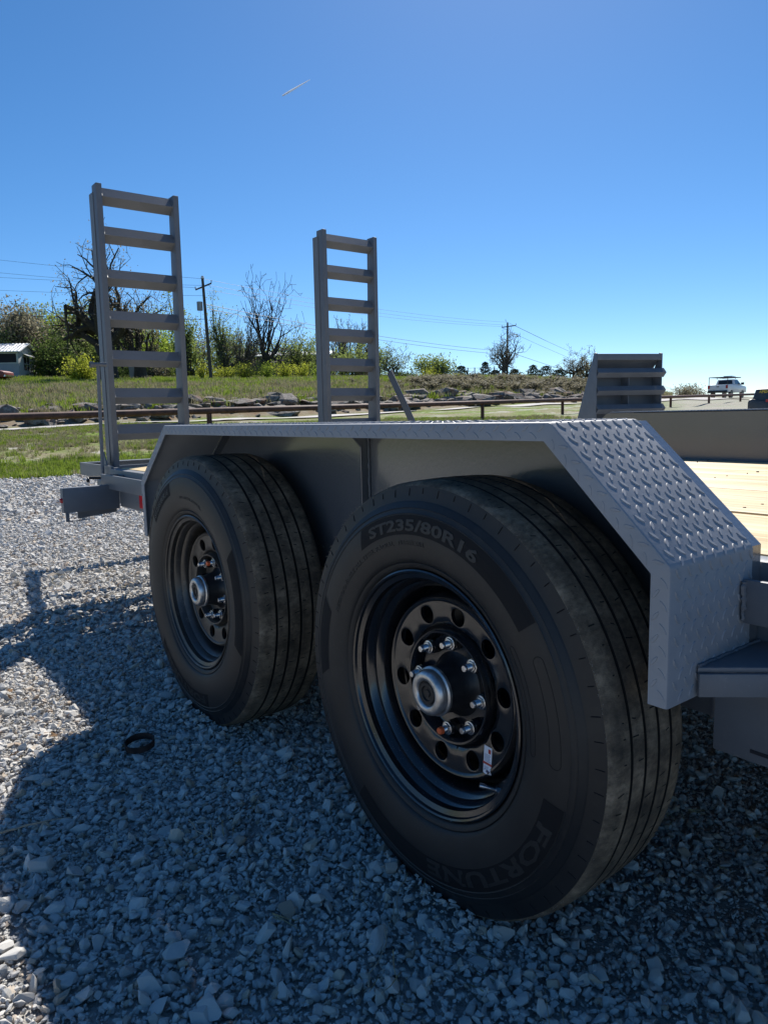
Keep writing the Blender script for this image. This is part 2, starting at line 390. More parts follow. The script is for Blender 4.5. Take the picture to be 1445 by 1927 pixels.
# ------------------------------------------------------------------ scattering with geometry nodes
def gn_scatter(name, P, ROT, SCL, IDX, variants, label, cat):
    """variants: list of meshes -> unlinked collection of objects, instanced on the points of one object"""
    c = bpy.data.collections.new(name+'_kinds')
    for i, me in enumerate(variants):
        c.objects.link(bpy.data.objects.new('%s_%02d' % (name, i), me))
    me = bpy.data.meshes.new(name); me.vertices.add(len(P)); me.vertices.foreach_set('co', np.asarray(P, np.float32).ravel())
    for nm, arr in (('rot', ROT), ('scl', SCL)):
        a = me.attributes.new(nm, 'FLOAT_VECTOR', 'POINT'); a.data.foreach_set('vector', np.asarray(arr, np.float32).ravel())
    a = me.attributes.new('idx', 'INT', 'POINT'); a.data.foreach_set('value', np.asarray(IDX, np.int32))
    o = bpy.data.objects.new(name, me); COL.objects.link(o)
    g = bpy.data.node_groups.new(name+'_nodes', 'GeometryNodeTree')
    g.interface.new_socket('Geometry', in_out='INPUT', socket_type='NodeSocketGeometry'); g.interface.new_socket('Geometry', in_out='OUTPUT', socket_type='NodeSocketGeometry')
    gi = g.nodes.new('NodeGroupInput'); go = g.nodes.new('NodeGroupOutput'); ip = g.nodes.new('GeometryNodeInstanceOnPoints')
    ci = g.nodes.new('GeometryNodeCollectionInfo'); ci.inputs['Collection'].default_value = c; ci.inputs['Separate Children'].default_value = True; ci.inputs['Reset Children'].default_value = True
    def na(n, ty):
        x = g.nodes.new('GeometryNodeInputNamedAttribute'); x.data_type = ty; x.inputs['Name'].default_value = n
        return next(s for s in x.outputs if s.enabled and s.name == 'Attribute')
    g.links.new(gi.outputs[0], ip.inputs['Points']); g.links.new(ci.outputs[0], ip.inputs['Instance']); ip.inputs['Pick Instance'].default_value = True
    g.links.new(na('idx', 'INT'), ip.inputs['Instance Index']); g.links.new(na('rot', 'FLOAT_VECTOR'), ip.inputs['Rotation']); g.links.new(na('scl', 'FLOAT_VECTOR'), ip.inputs['Scale'])
    g.links.new(ip.outputs[0], go.inputs[0])
    md = o.modifiers.new('scatter', 'NODES'); md.node_group = g
    tag(o, label, cat, kind='stuff'); return o
def fan(n, d0, d1, px0=-200, px1=1650, power=1.0):
    a = rng.uniform(azi(px0), azi(px1), n); d = np.sqrt(rng.uniform(d0*d0, d1*d1, n))
    return CAM[0]+d*np.sin(a), CAM[1]+d*np.cos(a), d
def stone_mesh(i):
    bm = bmesh.new(); r = random.Random(i*13+5)
    ax = (1, r.uniform(.6, .95), r.uniform(.38, .7)); e = r.uniform(2.2, 4.5)
    for k in range(15):
        v = Vector((r.gauss(0, 1), r.gauss(0, 1), r.gauss(0, 1))).normalized()
        m = (abs(v.x)**e+abs(v.y)**e+abs(v.z)**e)**(-1/e)*r.uniform(.82, 1.05)
        bm.verts.new((v.x*m*ax[0]*.5, v.y*m*ax[1]*.5, v.z*m*ax[2]*.5))
    h = bmesh.ops.convex_hull(bm, input=bm.verts)
    bmesh.ops.delete(bm, geom=[v for v in bm.verts if not v.link_faces], context='VERTS')
    bmesh.ops.bevel(bm, geom=list(bm.edges), offset=.03, segments=1, affect='EDGES', clamp_overlap=True)
    me = bpy.data.meshes.new('gravel_stone'); bm.to_mesh(me); bm.free(); me.materials.append(M_STONE); return me
stones = [stone_mesh(i) for i in range(14)]
PP, SS = [], []
for n, d0, d1, med, sg, lo, hi, zof in ((132000, .12, 3.1, .0103, .48, .004, .045, .0), (760, .25, 3.4, .026, .28, .018, .055, .002), (50000, .12, 2.8, .0058, .3, .003, .012, .0015), (118000, 3.0, 7.0, .018, .4, .009, .07, .0), (80000, 6.8, 13.9, .033, .4, .015, .09, .0)):
    x, y, d = fan(n, d0, d1, -1400, 2600)
    s = np.clip(np.exp(rng.normal(math.log(med), sg, n)), lo, hi)
    under = (y > .2) & (y < 2.2) & (x > -2.4); s = np.where(under & (d < 4), s*.85, s)
    edge = 13.3+wob(x, y, 1.3)*.5; keep = d < edge
    for wx in (0, -1.0132): keep &= ~((abs(x-wx) < .10) & (y > .0) & (y < .235))
    near = np.zeros(n)
    for wx in (0, -1.0132):
        q = np.hypot(np.maximum(abs(x-wx)-.10, 0), np.maximum(abs(y-.1)-.10, 0)); near = np.maximum(near, np.exp(-(q/.045)**2))
    z = ground_z(x, y)[0]-.013*(d < 12)+s*.20+zof+rng.uniform(0, .005, n)+near*.016*rng.uniform(.4, 1.2, n)+(.0022*wob(x*4, y*4, 1)+.002)*(d < 5)
    PP.append(np.stack([x, y, z], -1)[keep]); SS.append(s[keep])
P = np.concatenate(PP); S = np.concatenate(SS); n = len(P)
ROT = np.stack([rng.normal(0, .5, n), rng.normal(0, .5, n), rng.uniform(0, 6.28, n)], -1)
SCL = S[:, None]*rng.uniform(.8, 1.25, (n, 3))*np.array((1, 1, .82))
gn_scatter('gravel', P, ROT, SCL, rng.integers(0, 14, n), stones, 'crushed grey limestone gravel covering the lot around the trailer', 'gravel')
# grass
def tuft_mesh(i, mat, n=14, h=.09, spread=.05, wd=.004):
    r = random.Random(i); mb = MB()
    for k in range(n):
        a = r.uniform(0, 6.28); b = r.uniform(0, 6.28); q = r.uniform(0, spread); hh = h*r.uniform(.5, 1.15); lean = r.uniform(.1, .6)*hh
        x, y = q*math.cos(a), q*math.sin(a); dx, dy = lean*math.cos(b), lean*math.sin(b); px_, py_ = -math.sin(b)*wd, math.cos(b)*wd
        mb.add([(x-px_, y-py_, 0), (x+px_, y+py_, 0), (x+px_*.7+dx*.4, y+py_*.7+dy*.4, hh*.6), (x-px_*.7+dx*.4, y-py_*.7+dy*.4, hh*.6), (x+dx, y+dy, hh)], [(0, 1, 2, 3), (3, 2, 4)])
    me = mb.build('grass_tuft', mat, mesh_only=True, recalc=False)
    a = me.attributes.new('lv', 'FLOAT', 'POINT'); a.data.foreach_set('value', [r.random() for _ in me.vertices]); return me
tufts = [tuft_mesh(i, G_GRASS, 16, .10, .07, .006) for i in range(4)]+[tuft_mesh(i+9, G_DRY, 14, .10, .08, .005) for i in range(4)]
x, y, d = fan(56000, 12.6, 27, -600, 1800)
gz, rho, D = ground_z(x, y); gy = wob(x, y, 1.3); patch = wob(x*.6+3, y*.6, .9)+.5*wob(x, y, 3.1)
keep = (rho > D[:, 1]+gy*.5-.3) & (rho < D[:, 2]-.2) & ((patch > -.25) | (rho < D[:, 1]+1.8) | (rng.random(len(x)) < .12))
x, y, gz, rho, patch, e1 = x[keep], y[keep], gz[keep], rho[keep], patch[keep], D[keep, 1]; n = len(x)
green = (rng.random(n) < np.where(rho < e1+2.6, .88, np.where(patch > .25, .6, .3)))
gn_scatter('grass', np.stack([x, y, gz-.005], -1), np.stack([0*x, 0*x, rng.uniform(0, 6.28, n)], -1), rng.uniform(.5, 1.3, (n, 1))*np.ones((1, 3)),
           np.where(green, rng.integers(0, 4, n), rng.integers(4, 8, n)), tufts, 'patchy green and dry grass verge between the gravel lot and the road', 'grass')
# bank grass + brush
bt = [tuft_mesh(i+30, G_GRASS, 22, .28, .3, .02) for i in range(3)]+[tuft_mesh(i+40, G_DRY, 22, .34, .3, .018) for i in range(3)]
x, y, d = fan(42000, 31, 92, -400, 1260)
gz, rho, D = ground_z(x, y); t = (rho-D[:, 4])/(D[:, 5]-D[:, 4]); keep = (t > -.05) & (rng.random(len(x)) < .9)
x, y, gz, t, rho = x[keep], y[keep], gz[keep], t[keep], rho[keep]; n = len(x); pt = wob(x, y, .35)
azp = np.arctan2(x-CAM[0], y-CAM[1]); gp = np.where(t > .8, .85, np.where(pt > .2, .6, .3))*np.where(azp > azi(820), .75, 1)
green = rng.random(n) < gp
gn_scatter('bank_grass', np.stack([x, y, gz-.02], -1), np.stack([0*x, 0*x, rng.uniform(0, 6.28, n)], -1), rng.uniform(.5, 1.3, (n, 1))*np.ones((1, 3)),
           np.where(green, rng.integers(0, 3, n), rng.integers(3, 6, n)), bt, 'mixed green and straw coloured grass on the bank beyond the road', 'grass')
def twig_mesh(i, h=.62):
    r = random.Random(i+70); mb = MB()
    for k in range(16):
        b = r.uniform(0, 6.28); hh = h*r.uniform(.4, 1.1); l = r.uniform(.1, .7)*hh
        p = [np.array((0, 0, 0.)), np.array((l*.4*math.cos(b), l*.4*math.sin(b), hh*.6)), np.array((l*math.cos(b), l*math.sin(b), hh))]
        mb.tube(p, [.012, .009, .004], 3, False)
        for j in range(5):
            q = p[1]+(p[2]-p[1])*r.random(); d = np.array((r.gauss(0, 1), r.gauss(0, 1), r.uniform(0, 1)))*.1; e = np.array((-d[1], d[0], 0))*.35
            mb.add([q, q+d+e, q+d-e], [(0, 1, 2)])
    me = mb.build('brush', L_BROWN, mesh_only=True, recalc=False)
    a = me.attributes.new('lv', 'FLOAT', 'POINT'); a.data.foreach_set('value', [r.random() for _ in me.vertices]); return me
x, y, d = fan(1500, 46, 80, 640, 1210); gz, rho, D = ground_z(x, y); t = (rho-D[:, 4])/(D[:, 5]-D[:, 4])
azp = np.arctan2(x-CAM[0], y-CAM[1]); pr = np.clip((azp-azi(700))/(azi(860)-azi(700)), .05, 1)
keep = (t > .02) & (t < .74) & (rng.random(len(x)) < pr); x, y, gz = x[keep], y[keep], gz[keep]; n = len(x)
gn_scatter('brush', np.stack([x, y, gz-.05], -1), np.stack([0*x, 0*x, rng.uniform(0, 6.28, n)], -1), rng.uniform(.5, 1.4, (n, 1))*np.ones((1, 3)), rng.integers(0, 4, n), [twig_mesh(i) for i in range(4)],
           'grey brown leafless brush on the bank right of the standing ramps', 'brush')
# weeds and straw on the near gravel
straw = [tuft_mesh(i+60, G_DRY, 5, .05, .05, .0009) for i in range(4)]
x, y, d = fan(1500, .5, 8, -150, 1500); pt = wob(x, y, 2.6); keep = (pt > .35) & ~((y > -.02) & (y < .26) & (abs(x+.5) < .95)); x, y = x[keep], y[keep]; n = len(x)
gn_scatter('straw', np.stack([x, y, 0*x+.006], -1), np.stack([rng.normal(0, 1.1, n), rng.normal(0, 1.1, n), rng.uniform(0, 6.28, n)], -1), rng.uniform(.5, 1.3, (n, 1))*np.ones((1, 3)),
           rng.integers(0, 4, n), straw, 'thin dry straw lying among the gravel stones', 'straw')
# brown leaf litter and clods between the stones
M_LITTER = leaf_mat('brown_leaf_litter', [(.2, (.06, .035, .02)), (.5, (.16, .09, .045)), (.8, (.3, .2, .11))], .2)
def litter_mesh(i):
    r = random.Random(i+90); mb = MB()
    for k in range(5):
        x, y, a, L, h = r.gauss(0, .012), r.gauss(0, .012), r.uniform(0, 6.28), r.uniform(.006, .014), r.uniform(.001, .008); c, q = math.cos(a), math.sin(a); w2 = L*r.uniform(.25, .5)
        mb.add([(x-c*L, y-q*L, h), (x-q*w2, y+c*w2, h+r.uniform(-.003, .004)), (x+c*L, y+q*L, h+r.uniform(-.002, .006)), (x+q*w2, y-c*w2, h)], [(0, 1, 2, 3)])
    me = mb.build('leaf_litter', M_LITTER, mesh_only=True, recalc=False); a = me.attributes.new('lv', 'FLOAT', 'POINT'); a.data.foreach_set('value', [r.random() for _ in me.vertices]); return me
x, y, d = fan(1600, .5, 9, -150, 1500); pt = wob(x+5, y-3, 2.1); keep = (pt > .5) & ~((y > -.02) & (y < .26) & (abs(x+.5) < .95)); x, y = x[keep], y[keep]; n = len(x)
gn_scatter('leaf_litter', np.stack([x, y, 0*x+.010], -1), np.stack([rng.normal(0, .3, n), rng.normal(0, .3, n), rng.uniform(0, 6.28, n)], -1), rng.uniform(.6, 1.4, (n, 1))*np.ones((1, 3)),
           rng.integers(0, 4, n), [litter_mesh(i) for i in range(4)], 'small brown leaf scraps caught between the gravel stones', 'leaf litter')
# ------------------------------------------------------------------ the trailer
TR = empty('equipment_trailer', (-0.5066, 1.2585, 0), label='grey tandem axle equipment trailer with tread plate fenders, pine deck and upright loading ramps', cat='trailer')
def put(o, root=None):
    root = root or TR; o.parent = root; o.location = o.location-root.location; return o
S_AX, HZ = 1.0132, 0.375
YF, YI = 0.026, 0.237
ZT, ZM, ZB = 0.8500, 0.6674, 0.4809
FP = [(0.4459, ZB), (0.4459, ZM), (0.2520, ZT), (-1.2451, ZT), (-1.4815, ZM), (-1.4815, ZB)]   # outside profile, front to rear
def round_poly(P, rad=.012, n=4):
    out = [P[0]]
    for i in range(1, len(P)-1):
        a, b, c = (np.array(P[j], float) for j in (i-1, i, i+1)); u1 = (a-b)/np.linalg.norm(a-b); u2 = (c-b)/np.linalg.norm(c-b)
        L = rad*math.tan((math.pi-math.acos(np.clip(u1@u2, -1, 1)))/2); s, e = b+u1*L, b+u2*L
        for k in range(n+1):
            t = k/n; out.append(tuple((1-t)**2*s+2*t*(1-t)*b+t*t*e))
    return out+[P[-1]]
RP = [np.array(p) for p in round_poly(FP)]
RL = np.concatenate([[0], np.cumsum([np.linalg.norm(RP[i+1]-RP[i]) for i in range(len(RP)-1)])])
def surf(u, h):
    """point of the rolled-out fender strip at length u and height h above the sheet (x,z)"""
    i = int(np.clip(np.searchsorted(RL, u)-1, 0, len(RP)-2)); t = (u-RL[i])/(RL[i+1]-RL[i]); d = RP[i+1]-RP[i]; d = d/np.linalg.norm(d)
    nrm = np.array((-d[1], d[0])) if False else np.array((d[1], -d[0]))
    return RP[i]+(RP[i+1]-RP[i])*t+nrm*h
def offset_poly(P, o):
    out = []
    for i, p in enumerate(P):
        p = np.array(p); ns = []
        for a, b in ((i-1, i), (i, i+1)):
            if a < 0 or b >= len(P): continue
            d = np.array(P[b])-np.array(P[a]); d = d/np.linalg.norm(d); ns.append(np.array((-d[1], d[0])))
        n = sum(ns); n = n/np.linalg.norm(n); out.append(p+n*o/(n@ns[0]))
    return out
# check the outward normal: for the top run (x falling) outward must be +z
_d = np.array(FP[3])-np.array(FP[2]); _n = np.array((_d[1], -_d[0])); SG = 1 if _n[1] > 0 else -1
_surf = surf
def surf(u, h): return _surf(u, h*SG)
def lens(mb, fn, cu, cv, ang, L=.0125, W=.0042, h=.0017):
    ca, sa = math.cos(ang), math.sin(ang); n = 10; ring0, ring1 = [], []
    for k in range(n):
        q = 2*math.pi*k/n; a = L*math.cos(q); b = W*math.sin(q)*(1-.25*abs(math.cos(q)))
        for s, hh, ring in ((1, -.0003, ring0), (.80, h, ring1)):
            uu, vv = a*s*(1 if s == 1 else 1.05), b*s*.9 if s != 1 else b
            ring.append(fn(cu+uu*ca-vv*sa, cv+uu*sa+vv*ca, hh))
    mb.add(ring0+ring1, [(k, (k+1) % n, n+(k+1) % n, n+k) for k in range(n)]+[tuple(range(n, 2*n))])
def make_fender():
    mb = MB(); wdt = YI-YF; LIP = .0275
    fn_top = lambda u, v, h: (lambda q: (q[0], YF+v, q[1]))(surf(u, h))
    N = len(RP); rr = .004
    # cross rows: inner edge -> outer edge (rounded) -> lip, at every profile station; lip mitred
    inn = offset_poly(FP, -LIP); tst = np.array(inn[2])
    if tst[1] > ZT: inn = offset_poly(FP, LIP)
    rows = [[(p[0], YI, p[1]) for p in RP], [(p[0], YF+rr, p[1]) for p in RP]]
    s_in = [surf(RL[i], -.0012) for i in range(N)]; rows.append([(s_in[i][0], YF+.0012, s_in[i][1]) for i in range(N)])
    s_in = [surf(RL[i], -rr) for i in range(N)]; rows.append([(s_in[i][0], YF, s_in[i][1]) for i in range(N)])
    # map each station onto the inner mitred polyline by nearest segment parameter
    def lipin(p):
        best = None
        for j in range(len(FP)-1):
            a, b = np.array(FP[j]), np.array(FP[j+1]); t = np.clip((p-a)@(b-a)/((b-a)@(b-a)), 0, 1); d = np.linalg.norm(a+(b-a)*t-p)
            if best is None or d < best[0]-1e-9: best = (d, np.array(inn[j])+(np.array(inn[j+1])-np.array(inn[j]))*t)
        return best[1]
    li = [lipin(p) for p in RP]; rows.append([(q[0], YF, q[1]) for q in li])
    rows.append([(q[0], YF+.003, q[1]) for q in li])
    s_in = [surf(RL[i], -.0035) for i in range(N)]
    rows.append([(s_in[i][0], YF+.0035, s_in[i][1]) for i in range(N)]); rows.append([(s_in[i][0], YI, s_in[i][1]) for i in range(N)])
    b = 0; R_ = len(rows); V = [rows[r][i] for i in range(N) for r in range(R_)]
    mb.add(V, [(i*R_+r, i*R_+(r+1) % R_, (i+1)*R_+(r+1) % R_, (i+1)*R_+r) for i in range(N-1) for r in range(R_)]+[tuple(range(R_)), tuple(reversed([(N-1)*R_+r for r in range(R_)]))])
    nflat = len(mb.f)
    # raised lozenges of the tread plate, both leanings
    pu, pv = .0298, .0268; nu = int(RL[-1]/pu)
    for i in range(nu+1):
        for j in range(9):
            for k, a in ((0, .62), (1, -.62)):
                u = .012+(i+.5*k)*pu; v = .004+(j+.5*k)*pv
                if u > RL[-1]-.008 or v > wdt-.004 or v < .006: continue
                lens(mb, fn_top, u, v, a, .0094, .0035, .0014)
    for j in range(len(FP)-1):       # the lip
        a, b2 = np.array(FP[j]), np.array(FP[j+1]); ia, ib = np.array(inn[j]), np.array(inn[j+1]); d = (b2-a)/np.linalg.norm(b2-a); L = np.linalg.norm(b2-a)
        w_ = (ia-a)-d*((ia-a)@d); w_ = w_/np.linalg.norm(w_)
        fnl = lambda u, v, h: (lambda q: (q[0], YF-h, q[1]))(a+d*u+w_*v)
        n_ = int(L/pu)
        for i in range(n_):
            for k, an, v in ((0, .65, .0085), (1, -.65, .0195)):
                u = .016+(i+.5*k)*pu
                if .012 < u < L-.014: lens(mb, fnl, u, v, an, L=.0088, W=.0029, h=.0010)
    o = mb.build('fender', M_DIAM, smooth=True, angle=35, flat=nflat)
    return o
fen = put(make_fender()); fen['label'] = 'near tread plate fender over the two black wheels'
fen2 = fen.copy(); COL.objects.link(fen2); fen2.parent = TR; fen2.scale = (1, -1, 1); fen2.location = Vector((-fen.location.x*0, 0, 0))
fen2.location = (0.5066, 2.517-1.2585, .004)           # mirrored across the deck
fen2['label'] = 'far tread plate fender beyond the pine deck'
# body side panel behind the wheels (both sides)
for side in (0, 1):
    mb = MB(); inner = [(x*1.0, z) for x, z in FP]
    poly = [(0.4425, .455), (0.4425, ZM-.001), (0.2505, ZT-.0035), (-1.2435, ZT-.0035), (-1.478, ZM-.001), (-1.478, .455)]
    y0, y1 = (.262, .268) if side == 0 else (2.250, 2.256)
    mb.prism(poly, 1, y0, y1)
    if side == 0: mb.prism([(0.4425, .48), (0.4425, ZM-.001), (0.2505, ZT-.0035), (-1.2435, ZT-.0035), (-1.478, ZM-.001), (-1.478, .48), (-1.47, .48), (-1.47, ZM-.004), (-1.2405, ZT-.009), (0.2475, ZT-.009), (0.436, ZM-.004), (0.436, .48)], 1, .2372, .2618)
    else: mb.prism([(0.4425, .48), (0.4425, ZM-.001), (0.2505, ZT-.0035), (-1.2435, ZT-.0035), (-1.478, ZM-.001), (-1.478, .48), (-1.47, .48), (-1.47, ZM-.004), (-1.2405, ZT-.009), (0.2475, ZT-.009), (0.436, ZM-.004), (0.436, .48)], 1, 2.2562, 2.2798)
    put(mb.build('side_panel', M_PANEL))
mb = MB(); mb.add([(-.5096, .262, .5), (-.5096, .262, .849), (-.5096, .19, .849), (-.5096, .238, .79), (-.5096, .238, .5)], []); b = MB()
b.prism([(.2619, .50), (.2619, .8495), (.18, .8495), (.236, .79), (.236, .50)], 0, -.5116, -.5056); put(b.build('gusset', M_PANEL, bevel=.001))
# weld bead of the gusset and fender joints
b = MB(); z = .5
pts = []; 
while z < .84: pts.append((-.5046, .259+random.uniform(-.001, .001), z)); z += .006
b.tube(pts, [random.uniform(.0025, .0045) for _ in pts], 6)
put(b.build('weld_bead', M_PAINT, smooth=True))
# frame: long channels, crossmembers, stake-pocket rub rails
XR, XF = -2.62, 2.7
def channel(mb, x0, x1, yo, yi, z0, z1, t=.006):
    """C channel along x, web at yo, flanges reaching to yi"""
    s = 1 if yi > yo else -1
    a, b_ = sorted((yo, yo+s*t)); mb.box((x0, a, z0), (x1, b_, z1))
    a, b_ = sorted((yo+s*t, yi)); mb.box((x0, a, z1-t), (x1, b_, z1)); mb.box((x0, a, z0), (x1, b_, z0+t))
mb = MB(); channel(mb, XR, XF, .270, .315, .485, .640); put(mb.build('frame_rail', M_PAINT, bevel=.0012))
mb = MB(); channel(mb, XR, XF, 2.247, 2.204, .485, .640); put(mb.build('frame_rail', M_PAINT, bevel=.0012))
for x0, x1, rl in ((.4495, XF, 0), (-2.56, -1.4845, 1)):
    for y0 in (.207, 2.300):
        mb = MB()
        if rl: mb.prism([(x1, .560), (x1, .624), (x0+.006, .624), (x0, .618), (x0, .574), (x0+.014, .560)], 1, y0, y0+.009)
        else: mb.box((x0, y0, .562), (x1, y0+.009, .6245))
        put(mb.build('rub_rail', M_PAINT, bevel=.001))
        for xs in (np.arange(x0+.45, x1, .55) if not rl else (-2.50, -2.05, -1.6)):
            mb = MB(); ya, yb = (.2162, .2698) if y0 < 1 else (2.2472, 2.2998)
            mb.box((xs, ya, .565), (xs+.008, yb, .622)); mb.box((xs+.0081, min(yb, max(ya, ya if y0 > 1 else yb-.006)), .565), (xs+.078, (ya+.006) if y0 > 1 else yb, .622)); put(mb.build('stake_pocket', M_PAINT))
for xs in np.arange(-2.5, 2.7, .41): mb = MB(); mb.box((xs, .3165, .53), (xs+.05, 2.2025, .59)); put(mb.build('crossmember', M_PAINT))
# lower web of the rear frame with the reflector
mb = MB(); mb.box((-2.44, .252, .478), (-1.4845, .2695, .559)); put(mb.build('lower_frame_plate', M_PAINT, bevel=.001))
mb = MB(); mb.box((-2.175, .2495, .492), (-2.115, .2518, .553)); put(mb.build('reflector_tape', M_RED))
# outrigger light box and bracket
mb = MB(); mb.box((-2.452, .012, .468), (-2.448, .2515, .578)); mb.box((-2.495, .012, .572), (-2.4525, .2515, .578)); mb.box((-2.495, .008, .468), (-2.449, .0118, .578))
put(mb.build('light_box', M_PAINT, bevel=.0008))
mb = MB(); mb.tube([(-2.47, .0075, .523), (-2.47, -.002, .523)], [.012, .009], 14); put(mb.build('side_marker_lamp', M_LAMPR, smooth=True))
mb = MB(); mb.box((-2.452, .013, .432), (-2.446, .028, .4678)); mb.box((-2.452, .013, .428), (-2.446, .10, .4318)); mb.prism([(.075, .4325), (.25, .448), (.25, .4675), (.075, .4675)], 0, -2.50, -2.494)
put(mb.build('lamp_guard_bracket', M_PAINT))
# tapered tail behind the ramps: end beam, inner crossmember and two converging side plates
mb = MB(); mb.box((-4.02, .50, .528), (-4.0, 2.02, .607)); mb.box((-4.0, .50, .601), (-3.94, 2.02, .607)); put(mb.build('rear_crossmember', M_PAINT, bevel=.001))
mb = MB(); mb.box((-3.30, .42, .545), (-3.28, 2.10, .615)); put(mb.build('rear_crossmember', M_PAINT, bevel=.001))
for s_, (a0, a1) in ((1, (.50, .30)), (-1, (2.004, 2.22))):
    mb = MB(); V = [(-3.999, a0, .528), (-2.70, a1, .57), (-2.70, a1, .648), (-3.999, a0, .607)]; mb.add(V+[(x_, y_+s_*.012, z_) for x_, y_, z_ in V], [(0, 1, 2, 3), (7, 6, 5, 4), (0, 4, 5, 1), (1, 5, 6, 2), (2, 6, 7, 3), (3, 7, 4, 0)])
    V = [(-3.93, a0+s_*.024, .594), (-2.72, a1+s_*.013, .636), (-2.72, a1+s_*.05, .636), (-3.93, a0+s_*.06, .594)]; mb.add(V+[(x_, y_, z_-.005) for x_, y_, z_ in V], [(0, 1, 2, 3), (7, 6, 5, 4), (0, 4, 5, 1), (1, 5, 6, 2), (2, 6, 7, 3), (3, 7, 4, 0)])
    put(mb.build('rear_side_plate', M_PAINT))
mb = MB(); mb.box((-2.995, .34, .47), (-2.86, 2.20, .544)); put(mb.build('ramp_hinge_bar', M_PAINT, bevel=.001))
mb = MB(); mb.box((-2.74, .24, .50), (-2.60, 2.24, .585)); put(mb.build('hinge_beam', M_PAINT, bevel=.001))
# deck planks
NP = 9; y = .3175; gap = .008; pw = (2.200-.3175-gap*(NP-1))/NP; planks = []
wz = (.596, .642)
for k in range(NP):
    b = MB(); x0 = XR+.02; nx = 26
    b.box((x0, 0, 0), (XF, pw, wz[1]-wz[0])); me = b.build('plank', M_WOOD, mesh_only=True, bevel=.003)
    o = bpy.data.objects.new('plank', me); COL.objects.link(o); o.location = (0, y, wz[0]+random.uniform(-.002, .002)); put(o); y += pw+gap
mb = MB()
for xs in np.arange(-2.3, 2.6, .41):
    for k in range(NP):
        for q in (.3, .7):
            mb.tube([(xs+random.uniform(-.01, .01), .3175+k*(pw+gap)+pw*q, .6425), (xs, .3175+k*(pw+gap)+pw*q, .6430)], .0028, 6)
o = mb.build('deck_screw', M_RUSTD); put(o); o['kind'] = 'stuff'
# step plate, tongue plate, spring hangers, axles in front of / under the fender
mb = MB(); stp = [(.4495, .092), (.53, .183), (.56, .2675), (.4495, .2675)]
mb.prism(stp, 2, .516, .523); mb.add([(.4495, .092, .5158), (.53, .183, .5158), (.53, .183, .484), (.4495, .092, .484), (.4545, .0885, .5158), (.535, .1795, .5158), (.535, .1795, .484), (.4545, .0885, .484)],
       [(0, 1, 2, 3), (4, 7, 6, 5), (0, 4, 5, 1), (3, 2, 6, 7), (0, 3, 7, 4), (1, 5, 6, 2)])
put(mb.build('step_plate', M_PAINT, bevel=.0008))
mb = MB(); mb.box((.415, .205, .362), (1.3, .211, .515)); put(mb.build('skirt_plate', M_PAINT, bevel=.001))
mb = MB(); mb.box((.47, .2035, .376), (1.25, .2049, .381)); put(mb.build('plate_slot', M_DARKIN))
for x0 in (.24, -.56, -1.36):
    mb = MB(); mb.prism([(x0, .375), (x0+.13, .375), (x0+.13, .4835), (x0-.02, .4835)], 1, .285, .291); mb.box((x0+.1302, .279, .375), (x0+.1352, .297, .4835)); put(mb.build('spring_hanger', M_PAINT, bevel=.001))
for xw in (0, -S_AX):
    mb = MB(); mb.tube([(xw, .27, HZ-.01), (xw, 2.24, HZ-.01)], .038, 16); put(mb.build('axle', M_BLACKP, smooth=True))
for xw in (0, -S_AX):
    mb = MB()
    for k in range(4):
        L = .36-.07*k; mb.box((xw-L, .31, .405-.0095*k), (xw+L, .36, .414-.0095*k))
    put(mb.build('leaf_spring', M_TRIM))
# weld beads at the front of the fender
mb = MB(); pts = []; z = .566
while z < .624: pts.append((.450+random.uniform(0, .002), .2055+random.uniform(-.0015, .0015), z)); z += .0035
mb.tube(pts, [random.uniform(.002, .0052) for _ in pts], 6)
pts = []; t = 0
while t < 1: pts.append((.4475+random.uniform(0, .002), .095+.17*t, .524)); t += .02
mb.tube(pts, [random.uniform(.0015, .003) for _ in pts], 6)
put(mb.build('weld_bead', M_PAINT, smooth=True))

# ---- wheels
def text_mesh(body, size, extr=.0004, bold=0., res=2):
    c = bpy.data.curves.new('t', 'FONT'); c.body = body; c.size = size; c.extrude = extr; c.offset = bold; c.resolution_u = res
    o = bpy.data.objects.new('t', c); COL.objects.link(o); dg = bpy.context.evaluated_depsgraph_get(); dg.update()
    me = bpy.data.meshes.new_from_object(o.evaluated_get(dg)); V = np.array([v.co[:] for v in me.vertices]); Fc = [tuple(p.vertices) for p in me.polygons]
    bpy.data.objects.remove(o); bpy.data.curves.remove(c); bpy.data.meshes.remove(me); return V, Fc
SIDE = [(.2215, .010), (.2240, .002), (.2290, -.0025), (.2350, -.0045), (.2368, -.0025), (.2388, -.0055), (.2450, -.0085), (.2580, -.0125), (.2720, -.0150), (.2870, -.0160), (.3020, -.0157), (.3170, -.0140),
        (.3285, -.0115), (.3300, -.0125), (.3315, -.0110), (.3390, -.0085), (.3402, -.0095), (.3415, -.0078), (.3500, -.0045), (.3525, -.0012), (.3590, .0008), (.3700, .0032), (.3797, .0050)]
def side_y(r):
    return np.interp(r, [p[0] for p in SIDE], [p[1] for p in SIDE])
def arc_text(body, size, r, a0, a1, extr=.0005, bold=.0, flip=False):
    """text running clockwise (seen from outside) between angles a0..a1 (0 = up), lying on the sidewall"""
    V, Fc = text_mesh(body, size, extr, bold)
    x0, x1 = V[:, 0].min(), V[:, 0].max(); a = a0+(V[:, 0]-x0)/(x1-x0)*(a1-a0); rr = r+V[:, 1]
    yy = side_y(rr)-.0002-np.where(V[:, 2] > 0, extr*2, -.0004)
    return np.stack([rr*np.sin(a), yy, rr*np.cos(a)], -1), Fc
